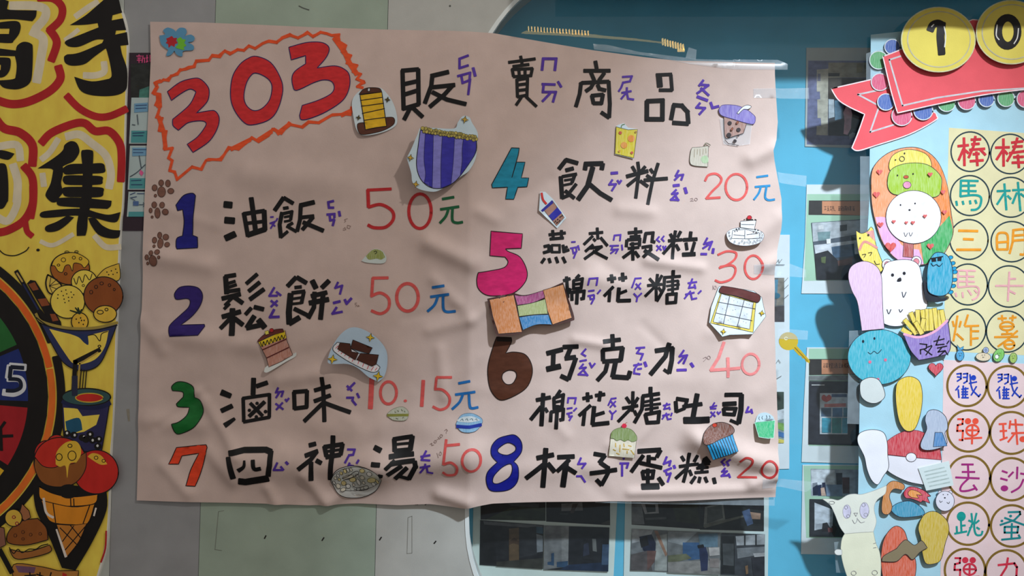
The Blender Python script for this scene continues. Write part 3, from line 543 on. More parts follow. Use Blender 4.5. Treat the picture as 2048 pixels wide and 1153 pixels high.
ch(fF, 22, '392,672 498,662; 455,628 460,715; 418,692 350,758; 482,705 535,768; 20:425,715 440,730; 420,762 362,813; 402,787 488,777 355,873; 422,812 535,870')
zy(fF, 14, '585,725 592,687 640,682 635,730; 555,770 625,768; 577,775 567,800 620,797 602,830; 600,800 562,830; 650,762 655,803')
ch(fF, 24, '702,667 808,657; 760,628 762,700; 20:717,697 795,692; 690,725 686,775; 697,722 793,717 790,770; 18:715,757 775,752; 22:702,790 785,782; 735,745 740,882; 730,812 662,863; 755,817 785,858; 840,672 827,743; 837,672 898,667 890,735 912,740; 812,782 880,772 880,800 822,858; 28:832,807 938,878')
zy(fF, 14, '947,697 927,720 952,740; 985,692 967,715 987,735; 927,767 965,805; 960,767 927,808; 977,772 987,800 1000,772')
ch(fF, 24, '1037,677 1055,715; 1118,657 1095,700; 1077,652 1065,720 1052,872; 1022,730 1128,721; 1060,742 980,832; 1082,762 1105,803; 26:1200,660 1195,705; 28:1142,722 1248,716; 1162,747 1170,800; 1230,742 1207,823; 32:1137,840 1233,835')
zy(fF, 17, '1332,707 1307,755 1370,737 1345,800; 1347,757 1297,790; 20:1282,835 1328,835; 22:1382,792 1376,828')
pd(fF, 18, '~1420,840 1490,813 1560,825 1555,872 1500,917 1432,945; ~1440,936 1530,925 1560,962 1530,1030 1450,1060 1400,1045', RD2); pd(fF, 18, 'o:1700,940,68,94', RD2)
ch(fI, 24, '187,167 237,152; 210,138 220,300; 240,232 226,265; 310,124 287,148; 22:265,167 335,152 326,225 266,230 265,167; 20:267,197 325,190; 252,262 254,323; 250,260 350,250 345,308 325,312; 26:298,225 291,352')
zy(fI, 15, '380,202 390,152 455,147 447,205; 385,250 430,245; 380,290 430,280; 397,290 402,315 430,310 430,282; 430,307 407,353; 480,242 457,270')
ch(fI, 26, '537,157 600,147; 567,122 573,180; 627,152 688,142; 657,108 660,170; 24:580,217 512,288; 24:555,257 550,333; 28:627,227 621,330; 28:621,328 720,325; 22:687,247 637,267')
zy(fI, 14, '805,147 757,150 730,223; 762,192 800,235; 800,187 757,235; 747,270 775,300; 808,267 775,300 770,335')
ch(fI, 22, '872,152 915,200; 970,127 935,188; 935,118 922,230 927,325; 855,206 968,196; 910,217 838,290; 942,222 965,255; 26:1060,88 1060,130; 987,142 1118,132; 24:992,142 985,230 932,328; 18:1010,177 1100,167; 18:1007,210 1110,197; 18:1015,240 1095,230; 20:1100,167 1096,235; 1056,142 1055,268; 24:1010,277 1085,272 1080,340 1012,345 1010,277')
zy(fI, 15, '1180,187 1250,177; 1215,152 1187,225 1240,217; 1232,197 1240,230; 1160,277 1230,262; 1200,250 1152,310; 1202,272 1212,315 1250,307; 1285,247 1262,270')
po.line('pencil_note', (160, 140, 138), '1380,205 1380,238; o:1397,222,10,14; 1297,785 1318,775 1325,785 1300,810; o:1342,780,12,14', fI, 4, INK)
num(fH, (84, 44, 26), '~1255,615! 1370,620! 1370,660 1325,745! 1390,735 1480,755 1530,830 1535,920 1490,1020 1380,1090 1280,1115 1210,1040 1185,930 1190,820 1230,680/~1350,880 1400,890 1412,930 1380,985 1330,990 1298,950 1305,905', (24, 12, 8))
po.line('numeral_cap', (28, 16, 12), '34:1262,632 1362,636', fH, 34, OUT)
ch(fI, 34, '36:57,747 175,717; 107,747 102,865; 42:57,872 158,850; 187,697 300,692; 245,702 217,768; 202,787 280,777; 285,787 228,950; 34:225,955 168,928')
zy(fI, 16, '365,712 332,750 365,770; 317,810 370,800; 345,832 317,865 365,860 307,915 380,920; 352,887 380,925; 395,822 412,858 438,827')
ch(fI, 32, '507,652 638,638; 577,600 580,690; 500,720 502,802; 30:500,718 660,703; 36:657,703 642,800; 502,812 642,802; 535,832 520,890 458,960; 36:600,822 577,930; 36:577,932 700,940; 34:702,938 716,892')
zy(fI, 16, '765,705 835,700; 800,705 772,745 820,752 800,800; 745,842 810,832; 785,825 752,870 747,905 795,912; 775,872 808,867; 24:833,817 845,850')
ch(fI, 35, '922,727 1060,707; 1055,705 1050,800 1027,900; 24:1025,903 987,877; 1030,670 1000,770 880,912')
zy(fI, 17, '1145,722 1112,770 1170,762 1142,830; 1145,777 1102,825; 22:1090,880 1163,878; 24:1200,825 1218,853')
pd(fI, 25, '1463,658 1420,780 1357,880; 1355,880 1588,862; 1490,782 1490,932', RD3); pd(fI, 21, 'o:1675,832,71,82', RD3)
ch(fK, 30, '1572,257 1680,237; 32:1625,208 1610,458; 1605,312 1527,410; 24:1640,322 1657,350; 26:1760,184 1732,225; 26:1710,242 1785,217 1775,310 1712,320 1710,242; 20:1710,277 1780,262; 26:1687,352 1682,425; 26:1687,352 1785,332 1780,410 1757,415; 28:1737,302 1726,482')
zy(fL, 15, '220,282 225,242 285,242 275,290; 215,326 255,320; 290,322 267,345; 212,367 255,357; 227,367 232,390 257,385; 252,385 232,420')
ch(fL, 27, '342,246 413,232; 377,202 380,268; 442,222 513,212; 480,192 470,263; 400,302 312,380; 355,347 342,458; 32:430,312 417,450; 32:417,454 545,440; 26:508,357 432,380')
zy(fL, 14, '605,242 567,247 542,300; 562,267 600,310; 600,267 557,315; 552,342 575,370; 605,342 575,370 570,413')
ch(fL, 25, '685,237 715,280; 778,240 752,282; 738,192 735,300 735,345; 657,322 775,302; 715,332 622,428; 750,345 765,375; 28:817,230 810,330 752,436; 30:878,158 878,210; 28:815,226 948,207; 20:830,272 950,247; 20:827,302 958,287; 20:837,332 940,317; 26:885,217 885,350; 28:837,372 948,352 940,433 852,438 837,372')
zy(fL, 14, '980,302 1035,292; 1010,282 987,330 1030,322; 1027,312 1035,335; 975,382 1030,372; 1007,362 972,410; 1007,382 1017,413 1045,407; 1050,362 1042,385')
ch(fL, 30, '1080,272 1086,352; 1088,248 1178,262; 26:1170,265 1150,322; 24:1086,352 1152,325; 1140,312 1283,288; 36:1250,213 1215,400; 50:1150,420 1340,415')
zy(fL, 14, '1350,312 1405,302; 1385,277 1357,325 1400,325; 1357,352 1395,390; 1390,352 1357,395; 1410,352 1422,370 1438,352')
ch(fL, 32, '1472,216 1605,216; 38:1603,218 1600,340 1582,440; 24:1580,448 1517,421; 34:1457,291 1558,286; 28:1462,327 1558,327 1545,375 1467,370 1462,327')
zy(fL, 17, '1660,312 1642,355 1690,347; 1682,332 1690,365')
num(fK, (18, 26, 140), '~1330,540 1400,535 1450,590 1450,670 1390,745! 1425,790 1420,900 1360,965 1260,980 1195,960 1172,880 1190,810 1260,745! 1215,690 1215,620 1260,565/~1340,595 1400,620 1400,660 1340,692 1275,675 1268,640/~1365,762 1378,810 1350,870 1270,915 1225,905 1235,850 1300,785', (10, 12, 56))
ch(fK, 36, '1577,717 1703,692; 38:1645,645 1622,950; 1622,772 1490,876; 1662,762 1713,823; 34:1742,711 1868,706; 32:1830,732 1737,820; 42:1805,762 1782,946; 34:1812,792 1882,838')
zy(fK, 17, '1925,717 1902,765 1960,762 1932,800; 1890,865 1927,865 1960,915')
ch(fL, 32, '432,687 515,702; 517,702 472,755; 480,757 540,800 540,845 492,936; 490,938 452,897; 34:402,841 608,817')
zy(fL, 18, '637,766 703,766 692,805; 655,772 655,868; d:666,726,10,10')
ch(fL, 31, '36:782,667 958,657; 960,662 932,712; 865,702 865,760; 24:870,722 922,727; 820,702 730,832; 802,762 968,800; 28:817,832 905,827 897,880 827,885 817,832; 28:860,812 860,940; 44:815,950 942,945; 947,882 980,933')
zy(fL, 18, '1010,712 987,768 1040,747 1030,785; 987,827 1048,802; 1002,827 1012,855 1045,842; 1040,847 1017,913; 22:1067,782 1075,803')
ch(fL, 25, '1130,712 1150,745; 1253,702 1232,750; 1190,684 1175,800 1142,912; 1112,790 1262,772; 1160,812 1082,883; 1192,822 1207,860; 40:1312,722 1342,760; 22:1262,782 1350,767; 22:1252,806 1340,796; 22:1237,841 1340,831; 22:1302,742 1290,840; 1238,872 1202,920; 1275,877 1265,915; 1315,877 1330,913; 28:1385,884 1393,922')
zy(fL, 17, '1465,722 1442,750 1470,780; 1505,727 1482,750 1500,780; 1475,802 1452,830 1490,827 1447,865 1513,860; 1502,847 1515,878')
pd(fL, 17, '~1580,742 1620,707 1670,722 1665,770 1620,830 1577,875; 1577,875 1718,870', (196, 62, 60)); pd(fL, 17, 'o:1808,800,58,68', (190, 52, 52))

# ---------------------------------------------------------------- cut-out drawings stuck on the menu poster
K0 = (24, 20, 20); CW = (214, 230, 236)
def cut(name, label, cx, cy, fr, ax=0, ay=0, d0=.0016):
    """paper cut-out lying on the poster; ax, ay: how far its right / lower side stands off the sheet (slope)"""
    X, Y = fr.p(cx, cy)
    h0 = hp(X, Y)
    def sf(x, y):
        t = max(0, ax*(x-X)*S+ay*(y-Y)*S)
        return hp(x, y)*(1-min(1, t/.01)*.5)+h0*min(1, t/.01)*.5+d0+t
    return Thing(name, label, 'paper cutout', X, Y, sf, group='cut-out drawings on the pink menu', grid=7, step=.00022)
t = cut('paper_flower', 'blue paper flower with red and green little blossoms in menu top left corner', 310, 180, fA, d0=.002)
t.fill('blue_petals', (96, 158, 196), '~170,135! 215,125 200,95 235,72 280,85 300,105! 330,75 375,78 388,110 370,140! 420,128 450,150 440,180 395,190! 440,215 438,250 380,255! 355,265 350,300 310,290 290,255! 260,290 225,295 240,250! 185,205', fA, thick=.0005, kind='paper')
t.fill('red_blossom', (190, 44, 52), '~225,160! 250,150 270,140 285,155 310,155 305,175 315,195 295,205 290,225 265,215 245,232 240,205 222,195 232,180', fA, thick=.0005, kind='paper')
t.fill('green_blossom', (120, 200, 60), '~310,165! 340,150 355,165 380,170 370,195 385,215 365,230 370,250 335,245 300,230 320,205', fA, thick=.0005, kind='paper')
t = cut('cake_drawing', 'drawing of a yellow layered cake roll on a brown base beside 303', 280, 540, fB, ax=-.06, ay=.06)
t.fill('backing', CW, '~105,480 130,410 190,365 300,350 360,375 430,470 465,600 440,665 330,715 200,735 150,700 125,620', fB, thick=.0005, kind='paper')
t.fill('brown_base', (92, 50, 34), '~152,645 200,632! 215,685! 380,655! 370,590! 430,590 445,620 425,655 340,700 200,730 160,705', fB, kind='marker', line=K0)
t.fill('brown_top', (84, 46, 32), '~160,405! 190,368 240,352 320,357 342,388!', fB, kind='marker', line=K0)
t.fill('yellow_layers', (232, 186, 34), '168,410 342,388 380,660 300,672 215,690', fB, kind='marker', line=K0, lw=1.6)
t.line('layer_line', K0, '172,455 350,430; 180,502 358,478; 188,560 365,520; 200,616 285,602 372,590', fB, 7); t.fill('candle', (210, 216, 220), '230,358 248,356 248,380 230,382', fB, line=K0)
t.star(388, 450, 24, fB, (90, 80, 40)); t.star(160, 595, 22, fB, (90, 80, 40))
t = cut('popcorn_drawing', 'drawing of blue striped popcorn bucket with yellow popcorn and sparkles', 1060, 720, fB, ax=-.17, ay=.02, d0=.003)
t.fill('backing', (204, 226, 236), '~990,590 1040,600 1060,640 1105,720 1102,800 1090,920 1040,1020 980,1065 900,1125 830,1168 760,1192 650,1172 600,1120 590,1050 555,930! 590,860 640,740 665,690 760,690 920,690 950,640', fB, thick=.0005, kind='paper')
t.fill('bucket', (134, 132, 212), '~660,710! 1095,770! 1095,860 1050,950 960,1075 900,1130 820,1165 730,1155 660,1090 630,980 645,820', fB, kind='marker', line=K0, lw=1.5)
for q in ('~698,735! 760,745! 757,950 752,1160! 690,1122! 700,1050 688,930', '~830,750! 925,762! 915,950 898,1130! 820,1164! 820,950', '~995,768! 1093,776! 1090,870 1040,965 970,1062! 985,950 985,860'): t.fill('dark_stripe', (52, 48, 168), q, fB, kind='marker', line=(30, 28, 90), lw=.8)
lp, lo = [], []
for r_ in range(2):
    for i in range(20): lp.append((678+i*21.4+r_*9+rr.uniform(-5, 5), 697+i*2.9+r_*24+rr.uniform(-6, 6), rr.uniform(12, 17)))
for i, (x, y, r) in enumerate(lp): t.fill('popcorn', (176, 164, 84) if i % 3 else (200, 184, 92), [ell(x, y, r, r*.95, fB, 10)], off=t.lay+.0003+(i % 2)*.00006, line=(84, 76, 40), lw=.7)
t.lay += .0008
t.star(1005, 620, 30, fB, (206, 168, 60)); t.star(585, 930, 28, fB, (206, 168, 60)); t.star(627, 1137, 28, fB, (206, 168, 60))
t = cut('tea_drawing', 'drawing of bubble tea cup with purple lid at menu top right', 1560, 640, fC)
t.fill('clear_backing', TAPE, '1430,590 1690,640 1670,800 1570,815 1460,800', fC)
t.fill('cup', (172, 134, 122), '~1465,580! 1645,635! 1620,712! 1500,752! 1472,735', fC, kind='crayon', line=K0, lw=.9); t.line('cup_base', (60, 52, 54), '1472,765 1500,795 1580,810; 1500,750 1620,712', fC, 5)
t.fill('lid', (136, 124, 204), '~1425,540 1430,510 1460,487 1560,490 1640,520 1705,570 1715,600 1700,638 1640,630 1540,600 1450,572', fC, kind='crayon', line=(70, 56, 120), lw=.9)
t.fill('straw', (226, 230, 236), '~1567,552! 1610,505 1650,487 1682,500 1655,522 1620,522 1580,560!', fC, line=K0, lw=.9)
for x, y, r in ((1510, 632, 17), (1580, 685, 17), (1503, 727, 19), (1550, 775, 14), (1577, 733, 8)): t.fill('pearl', (52, 44, 46), [ell(x, y, r, r, fC)], kind='marker')
for x, y in ((1570, 627), (1527, 680)): t.fill('jelly', (150, 84, 60), [ell(x, y, 8, 14, fC, rot=.5)], line=(70, 40, 30), lw=.7)
t = cut('juice_drawing', 'drawing of a yellow juice pouch with orange dots under the heading', 680, 790, fC, ay=.03, ax=.02)
t.fill('backing', CW, '605,655 640,640 668,633 700,668 775,680 745,915 595,880', fC, thick=.0005, kind='paper')
t.fill('pouch', (228, 212, 30), '605,662 640,672 700,686 775,682 745,910 597,876', fC, kind='crayon', line=(60, 56, 20), lw=.9); t.line('straw', (110, 140, 96), '~645,672 650,650 672,642', fC, 7)
for x, y, r, c_ in ((725, 755, 28, (240, 150, 44)), (668, 808, 26, (240, 160, 50)), (638, 710, 13, (206, 70, 40)), (730, 868, 11, (206, 70, 40)), (760, 703, 8, (180, 130, 40)), (630, 855, 8, (224, 150, 50))): t.fill('fruit_dot', c_, [ell(x, y, r, r, fC)], kind='crayon')
t = cut('pouch_drawing', 'drawing of a pale beige and green drink pouch above the 20', 1270, 900, fC)
t.fill('pouch', (206, 200, 182), '~1212,825! 1270,822 1342,812! 1335,980! 1225,970 1193,940 1200,860', fC, thick=.0004, kind='crayon', line=(90, 90, 80), lw=.8)
t.fill('green_patch', (176, 204, 160), '~1280,915 1310,890 1338,905 1335,945 1300,950', fC, kind='crayon'); t.line('shade_line', (176, 164, 140), '1232,840 1228,900; 1255,838 1252,880; 1275,836 1275,890; 1300,834 1298,880; 1322,832 1322,870', fC, 4); t.line('straw', (120, 116, 96), '~1312,812 1315,795 1330,792 1355,808', fC, 8)
t = cut('small_cup_drawing', 'small drawing of a tilted cup with blue label and red straw', 1700, 490, fE, ax=-.12, ay=.02)
t.fill('backing', CW, '1600,340 1640,340 1700,395 1808,548 1735,632 1590,490', fE, thick=.0005, kind='paper')
t.fill('cup', (172, 128, 112), '1625,482 1700,412 1792,545 1730,612', fE, kind='marker', line=(60, 44, 44), lw=.7); t.fill('rim', (40, 40, 150), '1605,490 1695,405 1706,428 1620,502', fE, kind='marker')
t.fill('blue_label', (38, 40, 160), '1668,532 1737,463 1772,508 1700,572', fE, kind='marker'); t.line('straw', (206, 46, 40), '~1612,352 1622,402 1648,435', fE, 17)
for x, y in ((1740, 560), (1760, 540), (1775, 530), (1735, 585), (1755, 570), (1722, 575)): t.fill('pearl', (40, 30, 30), [ell(x, y, 6, 6, fE, 8)])
t = cut('bun_drawing', 'small drawing of a green steamed bun under the first 50', 290, 860, fE)
t.fill('white_base', (206, 218, 214), '~180,890! 215,850 260,805 300,795 350,815 378,870 350,910 230,905', fE, thick=.0005, kind='paper'); t.fill('green_top', (150, 162, 72), '~215,852! 260,808 300,798 345,817 368,862! 335,880 300,872 240,880', fE, kind='crayon'); t.line('swirl', (60, 66, 34), '~280,818 296,812 300,826 288,834', fE, 6)
t = cut('layer_cake_drawing', 'drawing of a pink layer cake with yellow icing under row two', 1100, 720, fG, ax=-.05, ay=.12)
t.fill('plate', (222, 228, 224), '~1010,880 1040,840 1225,755 1255,740 1250,772 1180,812 1050,890 1015,895', fG, thick=.0005, kind='paper')
t.fill('body', (196, 132, 110), '970,655 1175,565 1185,640 1230,760 1145,810 1045,855 1025,780 990,700', fG, thick=.0005, kind='crayon', line=K0, lw=.9)
t.fill('icing', (228, 200, 34), '970,655 1168,562 1182,622 990,692', fG, kind='marker'); t.fill('brown_top', (104, 44, 36), '~965,640! 1010,595 1090,557 1155,550! 1166,575! 1060,605 972,652', fG, kind='marker', line=K0, lw=.8)
t.line('drip_line', K0, '~985,655 1000,690 1008,650 1022,680 1035,640 1050,672 1062,632 1078,660 1092,622 1106,648 1120,612 1134,640 1146,602 1160,630 1172,600', fG, 6); t.line('layer_line', (92, 30, 28), '1000,716 1185,630; 1028,782 1202,698', fG, 8)
t.fill('cherry', (176, 36, 40), [ell(1068, 562, 17, 16, fG)], line=K0, lw=.7); t.fill('butter', (226, 214, 90), '1015,570 1042,562 1048,590 1022,598', fG, line=K0, lw=.7)
t = cut('chocolate_drawing', 'drawing of chocolate bars on a striped tray over pale blue paper', 1960, 700, fG, ax=-.22, ay=.02, d0=.003)
t.fill('backing', (184, 208, 226), '~1535,780 1560,700 1620,600 1700,540 1790,550 1900,620 1975,720 1985,830 1960,930 1915,970! 1840,930 1760,860 1680,825 1550,820', fG, thick=.0005, kind='paper')
t.fill('tray', (226, 228, 232), '~1570,700 1590,668 1640,665 1900,830 1922,868 1895,892 1840,885 1700,812 1590,735', fG, line=K0, lw=1.2)
t.line('tray_stripe', (206, 70, 80), '1592,700 1610,680; 1610,725 1625,712; 1632,745 1645,728; 1658,760 1672,745; 1690,780 1702,762; 1715,805 1735,775; 1760,825 1770,795; 1795,848 1805,820; 1830,868 1842,840; 1860,880 1880,850; 1890,880 1905,860', fG, 5)
for q in ('1625,655 1700,665 1712,728 1765,740 1740,795 1605,705', '1780,742 1918,757 1900,830 1868,847 1750,792', '1722,635 1870,700 1845,747 1705,702'): t.fill('chocolate_bar', (74, 36, 22), q, fG, kind='marker', line=K0, lw=1.0)
t.star(1855, 618, 34, fG); t.star(1570, 785, 38, fG); t.star(1915, 925, 40, fG)
t = cut('candy_drawing', 'drawing of a wrapped candy with orange ends and pink green blue middle', 1500, 300, fH, ax=-.05, ay=.24, d0=.0035)
t.fill('backing', (72, 40, 34), '~1180,310! 1390,265! 1480,282 1640,240 1780,180! 1800,240 1868,450 1840,490 1690,522! 1560,520 1460,560! 1440,588 1270,605! 1240,560', fH, thick=.0006, kind='marker')
t.fill('orange_end', (212, 132, 66), '1198,318 1390,280 1455,572 1270,585 1225,450', fH, kind='crayon', line=K0, lw=.9); t.fill('orange_end', (214, 138, 74), '1622,243 1782,197 1850,462 1697,515 1655,400', fH, kind='crayon', line=K0, lw=.9)
t.fill('pink_band', (170, 62, 128), '~1395,280! 1480,287 1622,246! 1637,302! 1540,342 1418,362!', fH, kind='crayon', line=K0, lw=.9); t.fill('green_band', (172, 186, 122), '~1418,366! 1530,346 1640,312! 1660,430! 1550,436 1432,450!', fH, kind='crayon', line=K0, lw=.9); t.fill('blue_band', (30, 128, 190), '~1432,456! 1550,440 1664,436! 1690,515! 1570,515 1462,556!', fH, kind='crayon', line=K0, lw=.9)
t = cut('smores_drawing', 'drawing of a white marshmallow grid in a yellow box with brown bar', 1560, 250, fI, ay=.10, ax=.02)
t.fill('backing', (216, 232, 238), '1425,215 1460,210 1700,250 1760,300 1790,450 1680,592 1500,597 1440,612 1340,500 1360,380', fI, thick=.0005, kind='paper', line=(80, 84, 88), lw=.7)
t.fill('yellow_box', (226, 204, 60), '1440,262 1350,505 1685,577 1715,340', fI, kind='crayon', line=K0, lw=.9); t.fill('marshmallows', (214, 222, 232), '1445,272 1372,495 1658,552 1694,342', fI, line=K0, lw=.9)
t.line('grid_line', (50, 52, 60), '1510,290 1452,510; 1622,325 1560,535; 1418,338 1705,392; 1398,425 1680,485', fI, 5)
t.line('speckle', (140, 148, 160), ' ; '.join('%g,%g %g,%g' % (x, y, x+3, y+2) for x, y in [(1400+rr.uniform(0, 270), 330+rr.uniform(0, 200)) for _ in range(1)]+[(1455, 320), (1480, 310), (1540, 325), (1570, 335), (1640, 350), (1660, 355), (1450, 390), (1470, 400), (1530, 400), (1550, 395), (1640, 430), (1620, 440), (1420, 460), (1440, 470), (1490, 480), (1510, 470), (1610, 490), (1630, 500)]), fI, 4)
t.fill('brown_bar', (98, 48, 46), '~1430,235 1450,213 1490,215 1600,235 1720,270 1748,300 1735,335 1700,335 1560,290 1440,265', fI, kind='marker', line=K0, lw=.9); t.star(1757, 425, 24, fI); t.star(1448, 570, 24, fI)
t = cut('cream_cake_drawing', 'drawing of white cream cakes with a red cherry on an oval plate', 1625, 640, fF, ay=.22)
t.fill('plate', (220, 224, 230), '~1480,680 1500,650 1550,630 1650,622 1740,650 1772,690 1740,745 1650,770 1560,765 1500,735', fF, thick=.0005, kind='paper', line=(70, 70, 76), lw=.6)
t.fill('cake', (228, 232, 238), '1530,648 1635,640 1735,668 1735,712 1640,715 1520,712', fF, line=K0, lw=1.0); t.fill('cake', (230, 234, 238), '1592,575 1718,565 1700,640 1592,625', fF, thick=.0005, line=K0, lw=1.0)
t.line('cake_line', (60, 60, 66), '1600,600 1700,602; 1628,645 1622,712; 1640,682 1725,672; 1535,682 1620,690', fF, 4); t.fill('cherry', (196, 36, 48), [ell(1663, 546, 19, 17, fF)], line=K0, lw=.6); t.line('cherry_base', K0, '1618,566 1625,560; 1642,562 1690,562; 1705,560 1716,566', fF, 8)
for x, y in ((1502, 690), (1500, 665), (1512, 712), (1540, 738), (1575, 750), (1600, 732), (1618, 745), (1660, 742), (1690, 738), (1715, 730), (1745, 668), (1752, 690), (1748, 712), (1648, 728)): t.line('bead', K0, 'o:%g,%g,5,7' % (x, y), fF, 3)
for x, y in ((1555, 640), (1575, 636), (1700, 645), (1720, 650)): t.fill('berry', K0, [ell(x, y, 7, 6, fF, 8)])
t = cut('soup_drawing', 'drawing of a white bowl of dumpling soup under row seven', 1745, 960, fJ)
t.fill('bowl', (206, 208, 204), '~1545,880 1600,800 1700,765 1800,765 1890,790 1945,850 1945,890 1900,970 1820,1020 1740,1037 1660,1030 1590,990 1555,930', fJ, thick=.0005, kind='paper', line=K0, lw=1.3)
t.fill('soup', (208, 212, 206), [ell(1746, 872, 196, 102, fJ, rot=-.12)], line=K0, lw=1.0)
for i, (x, y, a, b) in enumerate(((1632, 825, 12, 15), (1605, 845, 11, 15), (1582, 868, 12, 14), (1612, 880, 11, 14), (1568, 908, 10, 15), (1600, 935, 18, 22), (1645, 910, 20, 20), (1680, 935, 18, 18), (1640, 962, 22, 14), (1665, 805, 13, 18), (1690, 795, 10, 18), (1715, 790, 10, 14), (1808, 792, 22, 17), (1868, 812, 22, 20), (1803, 852, 20, 20), (1722, 875, 28, 22), (1768, 895, 14, 30), (1810, 898, 12, 15), (1880, 868, 38, 24), (1890, 905, 16, 18), (1728, 920, 10, 14), (1925, 880, 10, 22), (1765, 835, 12, 14), (1690, 850, 50, 14))):
    t.fill('soup_piece', ((224, 210, 150), (226, 226, 218), (218, 214, 196))[i % 3], [ell(x, y, a, b, fJ, 12, rot=-.3)], line=K0, lw=.9)
t.line('noodle', K0, '~1640,865 1690,845 1750,800 1780,800 1770,825 1700,865 1650,880; ~1720,935 1760,945 1820,925 1845,925 1835,955 1770,968 1730,955; 1750,945 1748,960; 1780,945 1780,960; 1805,938 1810,952', fJ, 5)
t = cut('burger_drawing', 'small drawing of a greenish bun sandwich under the price 10.15', 470, 365, fK)
t.fill('bun', (186, 190, 168), '~388,365 440,322 510,308 555,345 550,395 520,415 450,412 415,395', fK, thick=.0004, kind='crayon', line=(120, 124, 100), lw=.6); t.line('filling', (136, 138, 60), '~395,372 470,372 552,372', fK, 20); t.line('sesame', (110, 116, 92), '470,335 480,345; 500,328 510,340; 450,345 458,352; 525,340 530,350; 460,395 475,402; 510,395 520,388', fK, 5)
t = cut('macaron_drawing', 'small drawing of a blue striped macaron above the numeral 8', 1040, 425, fK)
t.fill('macaron', (132, 186, 222), '~940,425 980,367 1060,355 1138,400 1132,450 1080,497 985,497 940,450', fK, thick=.0005, kind='crayon', line=(60, 90, 120), lw=.6); t.fill('white_cream', (214, 228, 232), '~945,415 985,385 1060,378 1130,412! 1040,425', fK, kind='crayon'); t.line('blue_stripe', (28, 54, 160), '~945,455 1040,460 1130,447', fK, 26, kind='marker'); t.line('cream_mark', (90, 120, 130), '~970,410 985,398 992,412; ~1010,405 1022,395 1030,410; ~1045,402 1060,395 1068,410; ~1085,405 1096,398 1102,412', fK, 4)
t = cut('green_cupcake_drawing', 'drawing of a cupcake with green icing and cherry above row eight', 650, 590, fL, ay=.05)
t.fill('cup', (222, 214, 190), '560,565 765,580 748,720 545,703', fL, thick=.0004, kind='crayon', line=(110, 100, 80), lw=.7); t.line('dash', (196, 160, 70), '600,600 600,630; 635,615 632,670; 665,605 668,630; 700,620 725,625; 690,660 690,680; 605,680 630,690; 720,655 745,690; 580,650 600,660; 655,645 705,650', fL, 8)
t.fill('icing', (134, 156, 84), '~560,562! 575,505 640,477 720,490 765,540 768,578! 730,590 700,575 670,588 640,572 610,582 585,565', fL, kind='crayon', line=(90, 106, 60), lw=.7); t.fill('cherry', (220, 50, 76), [ell(668, 462, 20, 19, fL)], kind='marker'); t.line('cherry_stem', (150, 90, 60), '~672,448 680,440 690,435', fL, 4)
t = cut('choc_cupcake_drawing', 'drawing of a chocolate cupcake in blue pleated wrapper beside the last 20', 1430, 560, fL, ax=-.05, ay=.20, d0=.002)
t.fill('wrapper', (36, 140, 188), '1308,600 1530,528 1557,652 1362,725', fL, thick=.0005, kind='marker', line=K0, lw=1.0); t.line('pleat', (14, 30, 50), ' ; '.join('%g,%g %g,%g' % (1308+222*u, 602-72*u, 1365+190*u, 722-70*u) for u in (.1, .2, .3, .4, .5, .6, .7, .8, .9)), fL, 6)
t.fill('muffin', (112, 58, 36), '~1280,572 1300,510 1370,450 1450,435 1520,460 1545,500 1520,532 1420,565 1310,602', fL, thick=.0005, kind='crayon', line=K0, lw=1.0); t.fill('cherry', (196, 60, 40), [ell(1388, 458, 19, 16, fL)], line=(60, 20, 14), lw=.7)
t = cut('green_cup_drawing', 'small drawing of a bright green cup with pale dome at lower right', 1785, 420, fL, ay=.30)
t.fill('dome', (196, 222, 232), '~1712,432! 1735,375 1795,358 1850,385 1866,420!', fL, thick=.0005, kind='paper'); t.fill('green_cup', (24, 176, 112), '1705,435 1868,420 1846,552 1800,556 1728,545', fL, thick=.0005, kind='crayon', line=(200, 226, 222), lw=.8); t.line('steam', (90, 110, 120), '~1745,390 1740,405 1748,418; ~1770,385 1765,400 1772,412; ~1800,380 1805,395 1800,408; ~1825,382 1830,395 1825,405', fL, 4)

# ---------------------------------------------------------------- clear tape strips
def tape(label, poly, fr=PX, d=.0075, surf=None):
    L = loop(poly, fr); cx = sum(p[0] for p in L)/len(L); cy = sum(p[1] for p in L)/len(L)
    t = Thing('adhesive_tape', label, 'tape', cx, cy, surf or d, group='clear tape strips')
    t.grid = 9; t.fill('strip', TAPE, poly, fr, off=0)
    return t
def onp(x, y):
    e = pl(RE, y); u = max(0, min(1, (x-e)/10)); h = hp(min(x, e), max(y, 60))+.0008
    return h*(1-u)+.0006*u
def ont(x, y):
    e = pl(TE, x); u = max(0, min(1, (e-y)/8)); h = hp(x, max(y, e))+.0008
    return h*(1-u)+.0006*u
tape('long clear tape along the right half of the menu top edge', '425,-8 540,0 800,58 1170,103 1240,118 1545,125 1545,205 1470,197 1200,165 850,92 430,42', fC, surf=ont)
tape('clear tape corner strip poking past the menu top right corner', '1540,118 1900,120 1972,160 1972,205 1545,205', fC, surf=ont)
tape('short upright clear tape piece below the golden lamp reflection', '1163,104 1188,20 1252,40 1246,120', fC, d=.0009)
tape('clear tape across the menu right edge level with the purple lid', '1505,179 1617,176 1618,198 1505,197', surf=onp)
tape('clear tape right of the blue yuan character on the glass', '1553,345 1613,352 1612,374 1556,366', surf=onp)
tape('clear tape from the price 30 onto the glass', '1506,530 1580,528 1612,540 1612,556 1506,548', surf=onp)
tape('clear tape holding the top of the yellow key', '1556,657 1615,662 1614,680 1554,678', d=.0024)
tape('clear tape from the menu lower right corner onto the glass', '1520,955 1552,957 1640,966 1612,985 1551,972 1520,975', surf=onp)
tape('clear film strip below the menu lower right edge', '1190,1003 1549,992 1549,1012 1190,1006', d=.0010)

